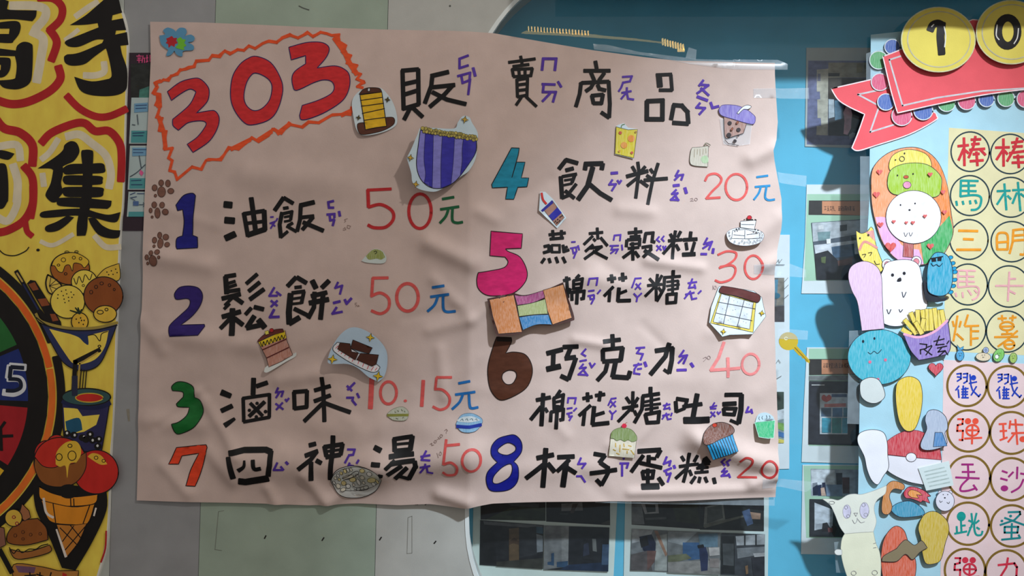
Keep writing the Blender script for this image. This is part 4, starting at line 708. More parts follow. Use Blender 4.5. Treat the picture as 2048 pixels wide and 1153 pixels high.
k = Thing('paper_key', 'yellow paper key taped to the glass right of the menu', 'paper cutout', 1590, 720, .0016)
k.fill('key_blade', (196, 168, 44), '120,905 145,890 228,985 225,1000 205,990 198,975 185,972 180,960 165,955', fQ, thick=.0012, kind='paper')
k.fill('key_bow', (200, 174, 48), [ell(105, 873, 55, 52, fQ)], thick=.0014, kind='paper')
k.line('blade_groove', (150, 120, 30), '140,908 215,988', fQ, 5); k.line('key_hole', (240, 236, 200), 'o:90,857,9,8', fQ, 4)

# ---------------------------------------------------------------- yellow painted sign on the left
y_ = Thing('game_fair_sign', 'big yellow painted sign with black brush lettering, prize wheel and ice creams', 'sign', 110, 1153, .006, step=.00003)
EDGE = '~-160,-200! 200,-60! 232,0 250,31 259,80 257,165 255,222 250,400 244,463 238,620 232,775 225,913 223,978 218,1077 198,1160 150,1300! -160,1300!'
y_.fill('board', (236, 236, 226), EDGE, thick=.006, kind='plain')
y_.fill('yellow_ground', (255, 222, 88), EDGE.replace('232,0 250,31 259,80 257,165 255,222 250,400 244,463 238,620 232,775 225,913 223,978 218,1077 198,1160', '230,0 247,31 256,80 255,165 253,222 248,400 242,463 236,620 231,770 228,850 223,913 221,978 215,1077 194,1160'), kind='paint')
YB, YR, YW = (20, 17, 16), (192, 36, 40), (236, 226, 196)
def ys(name, col, s, fr, w, kind='paint'): return y_.line(name, col, s, fr, w, kind=kind)
for s, w in (('~80,40 200,40 270,60 270,110 220,170', 50), ('~200,190 260,230 250,330 225,470', 52), ('~450,100 520,50 570,20', 34), ('~390,235 430,205 460,180', 26), ('~500,440 560,440 610,420 610,370', 38), ('~400,790 470,780 540,830 620,900 650,1000 640,1080', 46), ('~255,920 300,880 345,810', 36), ('~258,1010 265,1070', 36), ('~0,850 110,840 130,920', 44), ('~90,960 115,1050 110,1160', 48)): ys('white_highlight', YW, s, fS1, w)
for s, w in (('~115,0 110,90 60,180 0,160', 44), ('~250,300 320,320 430,260', 26), ('~560,270 620,330 700,330', 34)): ys('white_highlight', YW, s, fS2, w)
for s, w in (('~240,-5 320,0 370,50 360,120 300,180', 44), ('~300,180! 340,250 310,350!', 46), ('~350,395 360,460 300,530 180,590 80,605 -10,580', 48), ('~400,560 470,630 560,675 640,675 735,635', 42), ('~-10,690 40,745 130,770 200,840 200,950', 50), ('~155,965 200,1030 205,1153 190,1250', 46),
             ('~255,825 310,770 430,720 500,715 560,760 640,760 700,830 712,920 708,1040', 46)): ys('red_cloud', YR, s, fS1, w)
ys('red_cloud', YR, '~205,-10 200,90 150,180 60,235 -10,250', fS2, 46); ys('red_cloud', YR, '~160,190 170,240 195,265', fS2, 34)
def yp(polys, fr=fS1):
    V, F = [], []
    for i, q in enumerate(polys.split('/')):
        v, f, b = tess([loop('~'+q, fr)], 0); k = len(V); V += [(a[0], a[1], i*NUDGE*2) for a in v]; F += [tuple(n+k for n in t) for t in f]
    y_._emit('brush_character', V, F, mat(YB, 'paint'), y_.lift(None), None)
yp('-20,15! 30,5 65,15! 55,58! 80,65 225,68! 220,105 200,130! 90,118 -20,122!/-20,140! 100,128 132,150 125,200 95,240 75,255 -20,250! -20,203! 66,203! 70,172! -20,172!/-20,282! 105,298! 115,268 150,248 192,258 203,290 198,440 180,490 130,517 80,520 30,508 0,470! 90,462 105,440 110,380 100,330! -20,328!/-20,338! 50,338 75,350 72,405 50,440 20,453 -20,450! -20,412! 18,410! 20,380! -20,378!')
yp('640,-20! 690,-20! 715,80! 660,95! 655,125! 720,113! 738,180! 680,183! 675,207! 742,192! 752,265! 705,270! 715,320 742,400 745,480 735,525 690,552 610,560 520,550 470,520 440,448! 540,475 640,460! 655,440 645,370 630,310 622,285! 560,330 500,375 430,385 390,370 382,335 400,320! 470,310 600,255! 610,235! 560,237 470,275 410,275 385,255! 400,238 480,205 580,165! 575,140! 500,150 415,152! 500,100 560,50')
yp('-20,868! 40,872 98,890! 60,925 -20,905!/-20,950! 30,945 52,965 62,1050 62,1150 55,1170 30,1205 -20,1205!')
yp('385,840 420,818 455,830 470,880 440,930 400,950 375,962! 375,1010 365,1060 375,1110 355,1140 340,1165 310,1168 280,1140 278,1115 305,1060 320,985! 300,975 230,975! 330,910 375,870/480,885 500,868 538,870 550,890 545,1000 540,1153 520,1245 515,1320 505,1360! 455,1362! 455,1300 465,1240 480,1150 490,1000/375,975 420,950 520,948 600,945 617,972 605,1000 480,1005 400,1010 380,1000/375,1035 395,1015 500,1015 595,1020 603,1045 590,1066 480,1070 400,1068 380,1055/372,1100 390,1082 500,1080 600,1085 608,1110 590,1138 470,1140 390,1135/340,1170! 350,1145 480,1143 655,1160! 650,1190 630,1207! 500,1200 360,1190/243,1240 270,1220 400,1207 500,1207 580,1230 640,1240 705,1225! 690,1275 650,1283 560,1260 450,1245 330,1255 260,1257/400,1245! 440,1255! 400,1295 350,1330 300,1340 275,1330 280,1305 340,1280/520,1260! 560,1260 600,1300 650,1325 705,1330! 695,1370 640,1375 580,1355 540,1305')
ys('smile_line', YB, '~0,335 40,372 100,380 160,355 180,332', fS2, 6); ys('ink_dot', YB, 'd:233,348,10,8', fS2, 6)
# prize wheel
wc = (-189, 793)
def arc(r, a0, a1, n=24): return ' '.join('%g,%g' % (wc[0]+r*math.cos(math.radians(a0+(a1-a0)*i/n)), wc[1]+r*math.sin(math.radians(a0+(a1-a0)*i/n))) for i in range(n+1))
y_.fill('wheel_disc', YB, [ell(wc[0], wc[1], 290, 290, PX, 48)], kind='paint')
for c_, a0, a1 in (((36, 110, 50), -58, -24.5), ((28, 48, 120), -22.5, 2), ((176, 32, 40), 5, 33), ((240, 192, 42), 36, 62)):
    y_.fill('wheel_sector', c_, ('%g,%g ' % wc)+arc(250, a0, a1), kind='paint')
ys('orange_ring', (238, 106, 34), '~'+arc(298, -58, -12, 12), PX, 13); ys('orange_ring', (240, 120, 40), '~'+arc(298, -10, 58, 14), PX, 13)
ys('black_rim', YB, '~'+arc(316, -62, -21, 10), PX, 17); ys('black_rim', YB, '~'+arc(316, -14, 14, 8), PX, 17); ys('black_rim', YB, '~'+arc(316, 25, 58, 8), PX, 17)
ys('wheel_numeral', (226, 232, 238), '42:75,1015 160,1022; 42:75,1015 65,1080; 40:~65,1085 130,1090 145,1140 100,1170 40,1165', fS2, 40)
ys('wheel_numeral', (20, 30, 50), '24:80,1020 150,1025; 24:78,1020 72,1080; 22:~70,1088 125,1095 135,1135 100,1155 55,1155', fS2, 24)
ys('wheel_numeral', YB, '45,245 -15,330 90,325; 20,285 25,410', fS3, 18)
# sundae bowl
YY = (255, 222, 88)
y_.fill('wafer_stick', YB, '170,540 190,520 220,525 365,760 370,790 310,780', fS2, kind='paint')
for q in ('178,545 215,532 238,575 205,582', '232,630 280,625 300,665 255,672', '302,715 332,715 352,752 318,758'): y_.fill('wafer_band', (150, 78, 40), q, fS2, kind='paint')
ys('spoon', YB, '26:110,470 235,690 300,770', fS2, 26); ys('spoon', (200, 170, 90), '10:113,480 145,530', fS2, 10); ys('spoon', (34, 44, 96), '9:150,545 235,690', fS2, 9)
def scoop(x, y, rx, ry, col, fr): return y_.fill('scoop', col, [ell(x, y, rx, ry, fr)], kind='paint', line=YB, lw=2)
scoop(418, 455, 112, 92, (176, 102, 34), fS2); y_.fill('icing', (240, 200, 60), '~312,440! 330,400 380,370 450,365 510,395 525,420 500,450 480,430 440,425 432,470 415,435 390,440 375,475 350,470 330,440', fS2, kind='paint', line=YB, lw=1.5)
for q in ('o:380,405,13,12', 'o:440,392,9,9', 'o:478,398,8,8', 'o:352,435,8,6', 'o:393,485,8,7', 'o:400,360,12,6', 'o:455,358,10,6'): ys('topping', YB, q, fS2, 4)
y_.fill('melon_wedge', (236, 196, 70), '~575,500! 620,455 700,425! 700,520 600,520', fS2, kind='paint', line=YB, lw=1.6); ys('seed', YB, 'd:630,475,4,4;d:655,468,4,4;d:680,458,4,4;d:640,490,4,4;d:665,488,4,4;d:688,478,4,4', fS2, 4)
y_.fill('citrus_slice', (238, 206, 90), '~290,490! 340,520 370,560 330,600 295,590 280,540', fS2, kind='paint', line=YB, lw=3); ys('citrus_line', YB, '300,555 360,540; 300,555 350,575; 300,555 320,600; 300,555 310,500; 300,555 345,515', fS2, 4)
scoop(500, 530, 74, 68, YY, fS2); ys('drip', YB, '~440,510 455,545 470,500 490,535 505,490 530,520 545,485', fS2, 5); ys('topping', YB, 'o:495,552,7,6', fS2, 4)
scoop(405, 645, 98, 95, YY, fS2); ys('speckle', YB, ';'.join('d:%g,%g,4,4' % (x, y) for x, y in ((370, 585), (395, 578), (400, 600), (425, 590), (440, 605), (380, 610), (350, 605), (410, 620), (385, 630), (430, 620), (348, 625), (412, 640), (390, 650))), fS2, 4)
scoop(610, 612, 112, 110, (150, 80, 32), fS2); ys('topping', YB, 'o:540,590,9,11;o:568,560,9,10;o:600,540,10,9;o:645,550,8,8;o:672,575,6,7', fS2, 4)
scoop(620, 715, 66, 48, (240, 200, 70), fS2); ys('topping', YB, 'o:592,705,18,11;o:628,690,9,8', fS2, 5)
scoop(475, 760, 48, 52, (236, 190, 60), fS2); ys('leaf', (30, 50, 30), '14>5:475,712 420,695; 14>5:475,712 450,680; 14>5:475,710 465,680; 14>5:475,712 485,690', fS2, 10); ys('seed', YB, 'd:455,745,4,5;d:480,738,4,5;d:500,752,4,5;d:470,765,4,5;d:495,775,4,5;d:485,752,4,5', fS2, 4)
y_.fill('bowl_glass', (44, 52, 96), '~220,710! 240,760 330,795 500,800 690,770! 640,900 590,1000 520,1038 440,1030 370,980 300,860', fS2, kind='paint', line=YB, lw=2)
y_.fill('bowl_shine', YY, '~300,800! 420,830 500,840 640,810! 620,900 570,970 500,1000 440,1000 390,940', fS2, kind='paint'); y_.fill('bowl_shade', (34, 52, 100), '~420,830! 520,830! 525,890 500,880 470,850', fS2, kind='paint'); ys('bowl_rim', (170, 150, 70), '~225,715 260,760 400,795 560,795 690,765', fS2, 16); ys('bowl_rim', YB, '~225,735 300,785 420,808 560,808 690,780', fS2, 6)
ys('drip', YB, '~520,840 560,835 590,870 600,830 635,815; o:588,900,8,6', fS2, 5); ys('straw', YB, '26:440,1153 450,990 590,920', fS2, 26); ys('straw', (200, 170, 80), '9:462,1150 475,1000 580,935', fS2, 9); ys('bowl_stem', YB, '485,1030 475,1153; 515,1040 505,1153; 500,1035 490,1153', fS2, 6)
# drink cup
y_.fill('drink_cup', (48, 46, 90), '~380,100! 660,120! 640,250 610,420! 400,410! 385,250', fS3, kind='paint', line=YB, lw=2); y_.fill('cup_shine', YY, '390,160 470,165 500,210 600,200 580,260 510,300 400,320', fS3, kind='paint'); y_.fill('cup_shine', (30, 90, 120), '~400,240! 480,220 500,290! 420,310', fS3, kind='paint')
y_.fill('cup_lid', (52, 88, 88), [ell(522, 98, 142, 50, fS3)], kind='paint', line=YB, lw=2.5); y_.fill('drink', (208, 46, 36), [ell(540, 102, 80, 26, fS3)], kind='paint', line=(220, 190, 60), lw=2); ys('lid_band', (28, 34, 76), '~385,125 440,150 540,162 610,155 660,135', fS3, 22); ys('straw', (40, 44, 70), '34:455,-20 455,85', fS3, 34)
ys('pearl', YB, ';'.join('d:%g,%g,22,20' % q for q in ((410, 312), (450, 320), (500, 335), (545, 315), (560, 350), (595, 345), (590, 385), (520, 345))), fS3, 4); ys('pearl_shine', (230, 232, 230), ';'.join('d:%g,%g,7,8' % q for q in ((410, 308), (455, 320), (510, 330), (545, 315), (560, 350), (597, 342), (588, 382))), fS3, 4)
# cone
y_.fill('cone_shadow', YB, '~210,610! 260,590 640,640! 640,760 560,940 460,1110! 380,1095! 300,900 230,760', fS3, kind='paint')
scoop(580, 535, 130, 128, (206, 42, 34), fS3); y_.fill('icing', (238, 190, 60), '~530,445! 560,425 610,440 645,490! 600,490', fS3, kind='paint'); ys('topping', YB, 'o:580,452,11,10;o:624,470,10,9', fS3, 4)
scoop(350, 375, 55, 58, (204, 44, 36), fS3); scoop(290, 430, 70, 78, (204, 44, 36), fS3); ys('topping', YB, 'o:298,410,11,10', fS3, 4); scoop(370, 475, 152, 142, (206, 48, 34), fS3)
y_.fill('caramel', (150, 88, 36), '~225,450! 270,500 330,510 375,495 410,490 460,480 490,440 522,420! 520,510 480,580 420,615 330,620 260,590 222,510', fS3, kind='paint', line=YB, lw=1.5); y_.fill('icing', (240, 196, 60), '~345,490! 350,420 400,365 460,355 490,390 490,440 465,480! 425,490 412,570 402,500 370,505', fS3, kind='paint')
ys('topping', YB, 'o:428,382,12,10;o:365,448,18,20;o:440,440,24,28', fS3, 5); y_.fill('cone_rim', (236, 150, 36), '~248,620! 330,660 440,680 590,665! 570,720 440,735 330,725 255,690', fS3, kind='paint', line=YB, lw=2)
y_.fill('chocolate_drop', YB, [ell(420, 648, 58, 42, fS3)], kind='paint'); y_.fill('cone_body', (230, 146, 34), '~262,700! 440,738 572,722! 530,835 440,842 330,830 290,790', fS3, kind='paint', line=YB, lw=1.6); y_.fill('waffle', (206, 132, 50), '~350,840! 440,845 525,835! 480,940 410,1030! 380,940', fS3, kind='paint', line=YB, lw=1.2)
ys('waffle_line', YB, '370,860 490,980; 430,845 500,930; 520,850 400,990; 450,850 385,940; 330,720 345,830; 545,725 505,835; 432,690 434,735; 450,690 452,735', fS3, 6); ys('shine', (236, 226, 214), '~275,690 290,770 330,800', fS3, 14); ys('shine', (236, 226, 214), '10>16:350,870 405,1030; 580,745 568,790', fS3, 10)
# burger
y_.fill('burger_bun', (150, 86, 34), '~60,930 80,870 150,820 240,805! 290,860 300,930! 180,960 90,955', fS3, kind='paint', line=YB, lw=1.8); y_.fill('burger_bun', (170, 108, 50), '~75,985! 180,1000 310,960! 315,1000 200,1035 110,1040', fS3, kind='paint', line=YB, lw=1.8); ys('lettuce', YB, '~75,975 100,1010 125,985 150,1005 190,985 230,985 260,965 300,955', fS3, 6); ys('sesame', (90, 50, 24), 'o:110,905,9,10;o:155,885,9,9;o:200,900,8,9;o:155,925,8,7;o:255,895,8,8', fS3, 4)
y_.fill('candy', (170, 110, 70), '150,720 190,760 200,800 165,820 130,790', fS3, kind='paint', line=YB, lw=1.5); scoop(100, 802, 50, 50, (230, 190, 70), fS3); ys('topping', (160, 30, 60), 'o:102,798,9,8;o:120,835,9,9', fS3, 5); y_.fill('candy', (150, 100, 80), '-10,850 45,860 55,960 -10,990', fS3, kind='paint', line=YB, lw=1.5)
y_.fill('snack_bag', (190, 130, 60), '~100,1075 250,1085 360,1110! 480,1110! 470,1200! 110,1200!', fS3, kind='paint', line=YB, lw=1.6); y_.fill('bag_patch', (120, 84, 110), '110,1080 230,1090 220,1125 130,1120', fS3, kind='paint'); y_.fill('bag_patch', (200, 50, 40), '385,1120 410,1130 415,1180 385,1180', fS3, kind='paint')
ys('bag_letter', YB, '165,1140 230,1135; 195,1120 200,1170; 235,1130 280,1145; 255,1120 250,1170; 320,1120 305,1170', fS3, 8); ys('black_outline', YB, '30:20,990 90,1120', fS3, 30); ys('red_edge', YR, '~640,880 635,980 610,1060', fS3, 10)

# ---------------------------------------------------------------- pale blue game poster on the right
g_ = Thing('game_poster', 'pale blue game poster with ringed characters on yellow and pink panels at right', 'poster', 1900, 1200, .0012, step=.00012)
g_.fill('blue_sheet', (168, 208, 222), '1741,70 2110,30 2110,1220 1712,1220 1720,720 1738,400', thick=.0006, kind='paper')
g_.fill('yellow_panel', (216, 208, 164), '1897,256 2110,271 2110,714 1886,703', thick=.0004, kind='paper')
g_.fill('pink_panel', (226, 200, 200), '1886,720 2110,731 2110,1220 1879,1220', thick=.0004, kind='paper')
lay0 = g_.lay
NAV, GLD = (26, 52, 62), (126, 98, 36)
for x, y, rx, ry, fr in ((458, 270, 192, 198, fR1), (858, 293, 195, 198, fR1), (455, 710, 195, 200, fR1), (865, 727, 200, 200, fR1), (445, 1150, 192, 200, fR1), (872, 1172, 205, 202, fR1), (435, 348, 195, 205, fR2), (845, 368, 205, 207, fR2), (420, 800, 195, 205, fR2), (825, 820, 205, 207, fR2)):
    g_.line('navy_ring', NAV, 'o:%g,%g,%g,%g' % (x, y, rx, ry), fr, 14, lay0+.00012)
for x, y, rx, ry, fr in ((425, 285, 197, 205, fR3), (835, 295, 202, 207, fR3), (440, 738, 212, 207, fR3), (870, 758, 212, 210, fR3), (445, 1200, 212, 210, fR3), (870, 1222, 208, 212, fR3), (435, 625, 212, 212, fR4), (875, 648, 210, 208, fR4), (405, 1090, 202, 212, fR4), (820, 1105, 208, 215, fR4)):
    g_.line('gold_ring', GLD, 'o:%g,%g,%g,%g' % (x, y, rx, ry), fr, 23, lay0+.00012)
def gc(col, fr, w, s): g_.line('ringed_character', col, s, fr, w, lay0+.00026, kind='marker')
RC, TC, OC, PC, BC, VC, MC = (196, 40, 52), (20, 148, 140), (226, 146, 34), (224, 164, 168), (28, 62, 176), (232, 82, 60), (160, 40, 120)
gc(RC, fR1, 27, '335,215 440,205; 395,132 400,410; 390,242 342,355; 408,257 440,285; 467,150 563,146; 472,196 548,191; 510,117 490,220 442,330; 452,252 603,241; 552,242 610,303; 487,296 548,291; 457,366 588,356; 520,272 530,410')
gc(RC, fR1, 27, '712,230 850,226; 790,142 792,415; 785,252 722,350; 802,262 830,295; 872,180 985,166; 882,221 980,216; 930,132 900,240 827,365; 852,285 1020,262; 892,326 990,321; 877,381 1020,376; 935,302 945,430')
gc(TC, fR1, 23, '365,558 360,720; 362,560 538,564; 367,612 510,609; 367,662 518,666; 442,562 442,710; ~362,718 500,705 565,730 557,810 520,848 470,854; 318,767 325,808; 382,767 390,798; 455,762 460,793; 508,757 520,788')
gc(TC, fR1, 23, '727,666 858,661; 800,592 820,853; 795,692 727,798; 832,712 865,745; 882,656 1010,651; 935,577 960,863; 925,682 882,788; 962,692 1012,730')
gc(OC, fR1, 26, '342,1062 533,1066; 390,1146 488,1150; 322,1253 563,1253')
gc(OC, fR1, 24, '~728,1250 728,1110 780,1082 832,1110 832,1250; 728,1250 832,1250; 732,1180 826,1174; 890,1052 882,1180 852,1290; ~885,1058 985,1048 1004,1080 1006,1280 960,1300; 892,1112 1000,1104; 892,1162 1000,1154')
gc(PC, fR2, 19, '335,207 335,375; 337,207 510,211; 342,266 495,269; 342,316 500,321; 425,212 425,370; ~337,376 500,366 545,400 530,470 482,500; 310,432 320,468; 380,427 385,478; 437,402 470,453; 502,402 525,430')
gc(PC, fR2, 20, '850,222 835,513; 852,291 913,291; 712,361 988,361; 852,412 908,440')
gc(OC, fR2, 21, '282,717 295,768; 365,717 350,773; 330,662 310,800 290,913; 322,842 388,903; 435,652 402,760; 405,766 543,761; 465,772 465,958; 477,816 543,816; 477,891 538,886')
gc(OC, fR2, 21, '737,690 820,686; 775,657 780,713; 852,686 918,677; 885,657 880,713; o:825,765,68,42; 772,770 888,766; 827,817 830,848; 772,846 878,841; 702,875 933,871; 930,812 830,900 737,968; o:850,950,50,45; 812,950 888,946')
st_ = '322,167 365,162 365,215 327,240; 327,196 360,200; 387,167 430,162 425,240 392,260; 387,201 425,201; 455,172 465,280 480,330 543,393 560,370; 447,261 523,246; 520,292 467,380; d:490,205,27,27; 345,287 312,330; 337,322 345,405; 388,285 385,400; 372,320 438,312; 372,346 433,346; 372,371 433,371; 372,405 440,405; 410,302 410,405'
gc(BC, fR3, 16, st_)
gc(BC, Fr(1848+410/5.013, 715+8/5.013, 5.013), 16, st_)
dan = '332,620 385,620 380,668 332,680 327,738 385,736 380,830 347,826; d:435,640,32,31; d:510,640,32,31; o:480,732,62,55; 422,731 538,731; 480,682 475,868; 402,815 573,806'
gc(VC, fR3, 20, dan); gc((204, 48, 70), Fr(1848-27/5.013, 923+350/5.013, 5.013), 20, dan)
gc(VC, fR3, 20, '747,670 818,666; 757,740 823,736; 787,672 795,818; 757,830 828,802; 860,637 850,713; 857,671 985,676; 910,622 930,873; 872,761 1012,756; 905,762 837,848; d:985,820,35,30')
gc(MC, fR4, 20, '372,31 488,31; 435,32 440,165; 377,106 503,106; 312,161 548,171; ~440,172 372,240 362,293 430,295 510,270; 490,237 525,288')
gc(MC, fR4, 20, '777,96 828,114; 762,171 828,189; d:800,270,38,30; 930,57 925,173; 888,107 842,155; 962,121 1015,131; ~990,182 950,260 872,308')
gc(TC, fR4, 20, 'd:368,552,45,48; 365,597 370,700; 377,645 408,641; 322,652 325,718; 302,725 423,702; 470,522 480,620 432,743; 442,592 470,605; 452,670 475,652; ~520,522 497,640 515,730 565,737 580,702; 545,592 512,620; 522,662 550,680')
gc((20, 130, 134), fR4, 20, '837,510 955,506 958,530 900,588 757,638; 802,566 1005,640; d:862,548,15,14; d:775,597,14,13; 802,656 938,656 930,714 802,714 802,656; 875,622 870,780; 772,785 958,767; 942,737 958,768')
gc((204, 48, 70), fR4, 22, '737,1040 900,1022 925,1060 920,1150 885,1180; 835,967 820,1060 762,1153')

# ribbon banner, discs and coins
rb = Thing('ribbon_banner', 'red paper ribbon banner with silver lines across the game poster top', 'banner', 1780, 230, .0032, step=.00015)
SIL, CRM = (196, 192, 196), (226, 90, 98)
rb.fill('ribbon_tail', CRM, '~332,490! 560,438! 720,440! 720,600! 880,615 910,640 900,665 760,740 580,800 480,830 445,815! 480,730 515,630! 430,590 370,550', fP, thick=.0006, kind='paper', line=(232, 214, 216), lw=2.2, lname='pale_edge')
rb.line('silver_line', SIL, '655,485 478,522 595,585 545,728 700,680; 600,580 640,560', fP, 9)
rb.surf = lambda x, y: .0095
rb.fill('ribbon_front', CRM, '~605,320! 700,283 1090,120! 1115,120 1300,140 1520,150! 1520,490! 1395,498 1150,530 900,580 685,628! 650,510', fP, thick=.0006, kind='paper', line=(232, 214, 216), lw=2.2, lname='pale_edge')
rb.line('silver_line', SIL, '702,318 640,338 712,588 900,545 1150,508 1400,492 1520,485', fP, 9)
DC = {'blue': (64, 100, 176), 'green': (86, 166, 106), 'pink': (216, 82, 122)}
for i, (c_, x, y, r, w_) in enumerate((('blue', 665, 262, 42, 'blue disc tucked beside the coin 1 rim'), ('green', 590, 335, 50, 'green disc at the upper left ribbon corner'), ('pink', 597, 455, 48, 'pink disc above the ribbon tail'), ('blue', 628, 565, 46, 'blue disc over the ribbon tail notch'), ('pink', 715, 640, 55, 'pink disc below the ribbon lower corner'), ('blue', 832, 612, 52, 'blue disc at the ribbon tail end'), ('green', 960, 570, 48, 'first green disc under the ribbon front'), ('pink', 1070, 560, 48, 'pink disc under coin 1 right edge'), ('blue', 1178, 550, 42, 'blue disc below the gap between the coins'), ('green', 1285, 545, 46, 'green disc below coin 0'), ('pink', 1392, 548, 48, 'pink disc cut by the right picture edge'))):
    X, Y = fP.p(x, y)
    t = Thing('paper_disc', 'small '+w_, 'paper disc', X, Y, .0058 if i > 2 else .0046, group='paper discs along the ribbon')
    t.fill('disc', DC[c_], [ell(x, y, r, r*.98, fP, 28)], thick=.0006, kind='crayon', line=(206, 214, 218), lw=1.8, lname='silver_rim')
for x, y, rx, ry, w_ in ((897, 235, 200, 175, '1'), (1290, 195, 188, 172, '0')):
    X, Y = fP.p(x, y)
    t = Thing('paper_coin', 'yellow paper coin with black numeral one, left of the two coins' if w_ == '1' else 'yellow paper coin with black zero at the right picture edge', 'paper coin', X, Y, (lambda a, b, X=X, Y=Y: .016+.006*(1-((a-X)**2+(b-Y)**2)/5000)), grid=8, group='yellow coins over the ribbon', step=.0002)
    t.fill('coin', (230, 214, 100), [ell(x, y, rx, ry, fP, 48)], thick=.0008, kind='paper', line=(214, 214, 170), lw=2.2, lname='pale_rim')
    t.line('silver_ring', (196, 192, 160), 'o:%g,%g,%g,%g' % (x, y, rx*.85, ry*.86), fP, 6)
    if w_ == '1': t.line('numeral', (26, 24, 24), '40:~845,185 858,160 885,150 905,158; 46>40:~905,155 897,225 905,310', fP, 40); [t.line('shine', (226, 226, 220), q, fP, 6) for q in ('~918,170 925,220 920,280', '~850,170 862,158')]
    else: t.line('numeral', (26, 24, 24), 'o:1262,197,52,76; 36:1265,120 1290,128', fP, 42); [t.line('shine', (226, 226, 220), q, fP, 6) for q in ('~1318,180 1312,230 1295,262', '~1205,160 1200,215 1215,240')]

# ---------------------------------------------------------------- drawings stuck on and beside the game poster
def cg(name, label, x, y, fr, d=.004): 
    X, Y = fr.p(x, y); return Thing(name, label, 'paper cutout', X, Y, d, group='cut-out drawings on the game poster', step=.00014)
PK = (46, 42, 48)
t = cg('egg_drawing', 'big egg-shaped colouring of stacked animals in orange, pink and green', 1822, 530, PX)
t.fill('egg', (240, 150, 96), '~1740,380 1745,335 1780,304 1830,296 1868,318 1890,365 1900,430 1903,470 1880,515 1845,530 1800,525 1765,490 1745,430', thick=.0006, kind='crayon', line=PK, lw=1.2)
t.fill('orange_shell', (232, 130, 40), '~1830,297! 1868,319 1890,366 1899,430 1900,455! 1875,440 1860,400 1850,350', kind='crayon'); t.fill('pink_shell', (226, 168, 214), '~1748,435! 1775,440 1800,490 1835,500! 1845,529! 1800,524 1766,489', kind='crayon'); t.fill('green_shell', (46, 166, 82), '~1838,480! 1870,460 1896,432! 1902,470 1879,514 1845,529!', kind='crayon')
t.fill('trunk', (176, 74, 72), '1805,485 1824,485 1824,516 1803,514', kind='crayon', line=PK, lw=.8); t.fill('yellow_bird', (226, 212, 80), '~1775,330 1785,310 1815,300 1850,310 1860,335 1840,345 1800,348 1780,345', kind='crayon', line=PK, lw=1.0)
t.fill('green_animal', (158, 196, 40), '~1772,365 1780,340 1810,328 1850,330 1876,350 1880,370 1868,395 1800,392 1778,385', kind='crayon', line=PK, lw=1.1); t.fill('white_animal', (236, 236, 244), [ell(1824, 435, 55, 53, n=36)], line=PK, lw=1.1)
t.line('animal_face', (40, 36, 40), 'd:1798,411,1.6,2; d:1827,408,1.6,2; d:1816,421,2.4,2; ~1805,466 1808,474 1812,467; ~1815,466 1818,473 1822,466; d:1792,352,1.5,2; d:1823,349,1.5,2; d:1788,321,1.5,1.5; d:1806,308,1.5,2; o:1801,319,5,5', w=1.2)
t.fill('beak', (200, 90, 60), [ell(1809, 355, 5, 3.2)], line=PK, lw=.7); t.fill('belly', (220, 150, 180), [ell(1811, 371, 8, 7)], line=PK, lw=.8)
def heart(t, x, y, r, col=(214, 70, 64), **k_):
    L = []
    for i in range(20):
        a = 2*math.pi*i/20; L.append((x+r*math.sin(a)**3, y-r*(.8125*math.cos(a)-.3125*math.cos(2*a)-.125*math.cos(3*a)-.0625*math.cos(4*a))))
    return t.fill('heart', col, [L], kind='crayon', **k_)
for x, y, r in ((1756, 345, 6), (1750, 390, 7), (1758, 450, 6), (1778, 494, 11), (1857, 493, 7), (1885, 425, 5), (1882, 385, 5), (1784, 444, 4), (1809, 446, 3.5), (1822, 446, 4), (1846, 433, 4), (1856, 350, 5)): heart(t, x, y, r)
t = cg('cat_drawing', 'yellow cat-like drawing with pink stripes left of the egg', 1735, 520, PX)
t.fill('cat', (232, 214, 80), '~490,235! 520,252 555,240 575,215 590,230! 608,330 648,440 632,475! 590,450 540,418 510,380 495,300', fQ, thick=.0006, kind='crayon', line=PK, lw=1.0); t.fill('pink_stripe', (222, 150, 140), '545,245 590,232 602,300 575,275', fQ, kind='crayon'); t.line('pink_line', (222, 150, 140), '~510,345 540,300 610,335', fQ, 14); t.line('cat_face', (60, 50, 40), 'd:512,280,5,6; d:560,262,6,7; ~525,375 545,372 535,390; ~560,365 580,362 570,380; ~595,410 605,430 625,428', fQ, 4)
t = cg('bear_drawing', 'white bear drawing with round pink ears behind the chip box', 1800, 640, PX, .0048)
for x, y in ((668, 432), (834, 415)): t.fill('ear', (232, 232, 240), [ell(x, y, 30, 32, fQ)], thick=.0006, line=PK, lw=1.1); t.fill('inner_ear', (214, 130, 140), [ell(x, y, 17, 19, fQ)], line=PK, lw=.8)
t.fill('bear', (234, 236, 246), '~640,470 660,425 720,406 800,406 850,440 868,520 880,600 898,655 870,720 800,760 740,785 670,780 615,740 600,640 610,540', fQ, thick=.0006, kind='paper', line=PK, lw=1.1); t.line('bear_face', (36, 34, 40), 'd:697,492,9,10; d:764,482,9,10; ~728,518 742,508 745,525 725,528 728,518; d:735,519,10,9; ~752,590 760,620 775,590; ~665,690 675,715 688,690; ~735,690 742,705 755,690', fQ, 5)
t = cg('spiky_drawing', 'bright blue spiky creature drawing wearing sunglasses beside the rings', 1870, 590, PX, .010)
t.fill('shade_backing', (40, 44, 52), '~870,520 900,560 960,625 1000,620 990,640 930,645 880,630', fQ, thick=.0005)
for i, (x, y) in enumerate(((1025, 392), (1038, 425), (1045, 455), (1050, 475), (1048, 520), (1040, 555), (1025, 590))): t.fill('spike', (30, 150, 196), [ell(x-4, y, 15, 11, fQ, 10, rot=-.3)], line=(20, 30, 50), lw=1.0)
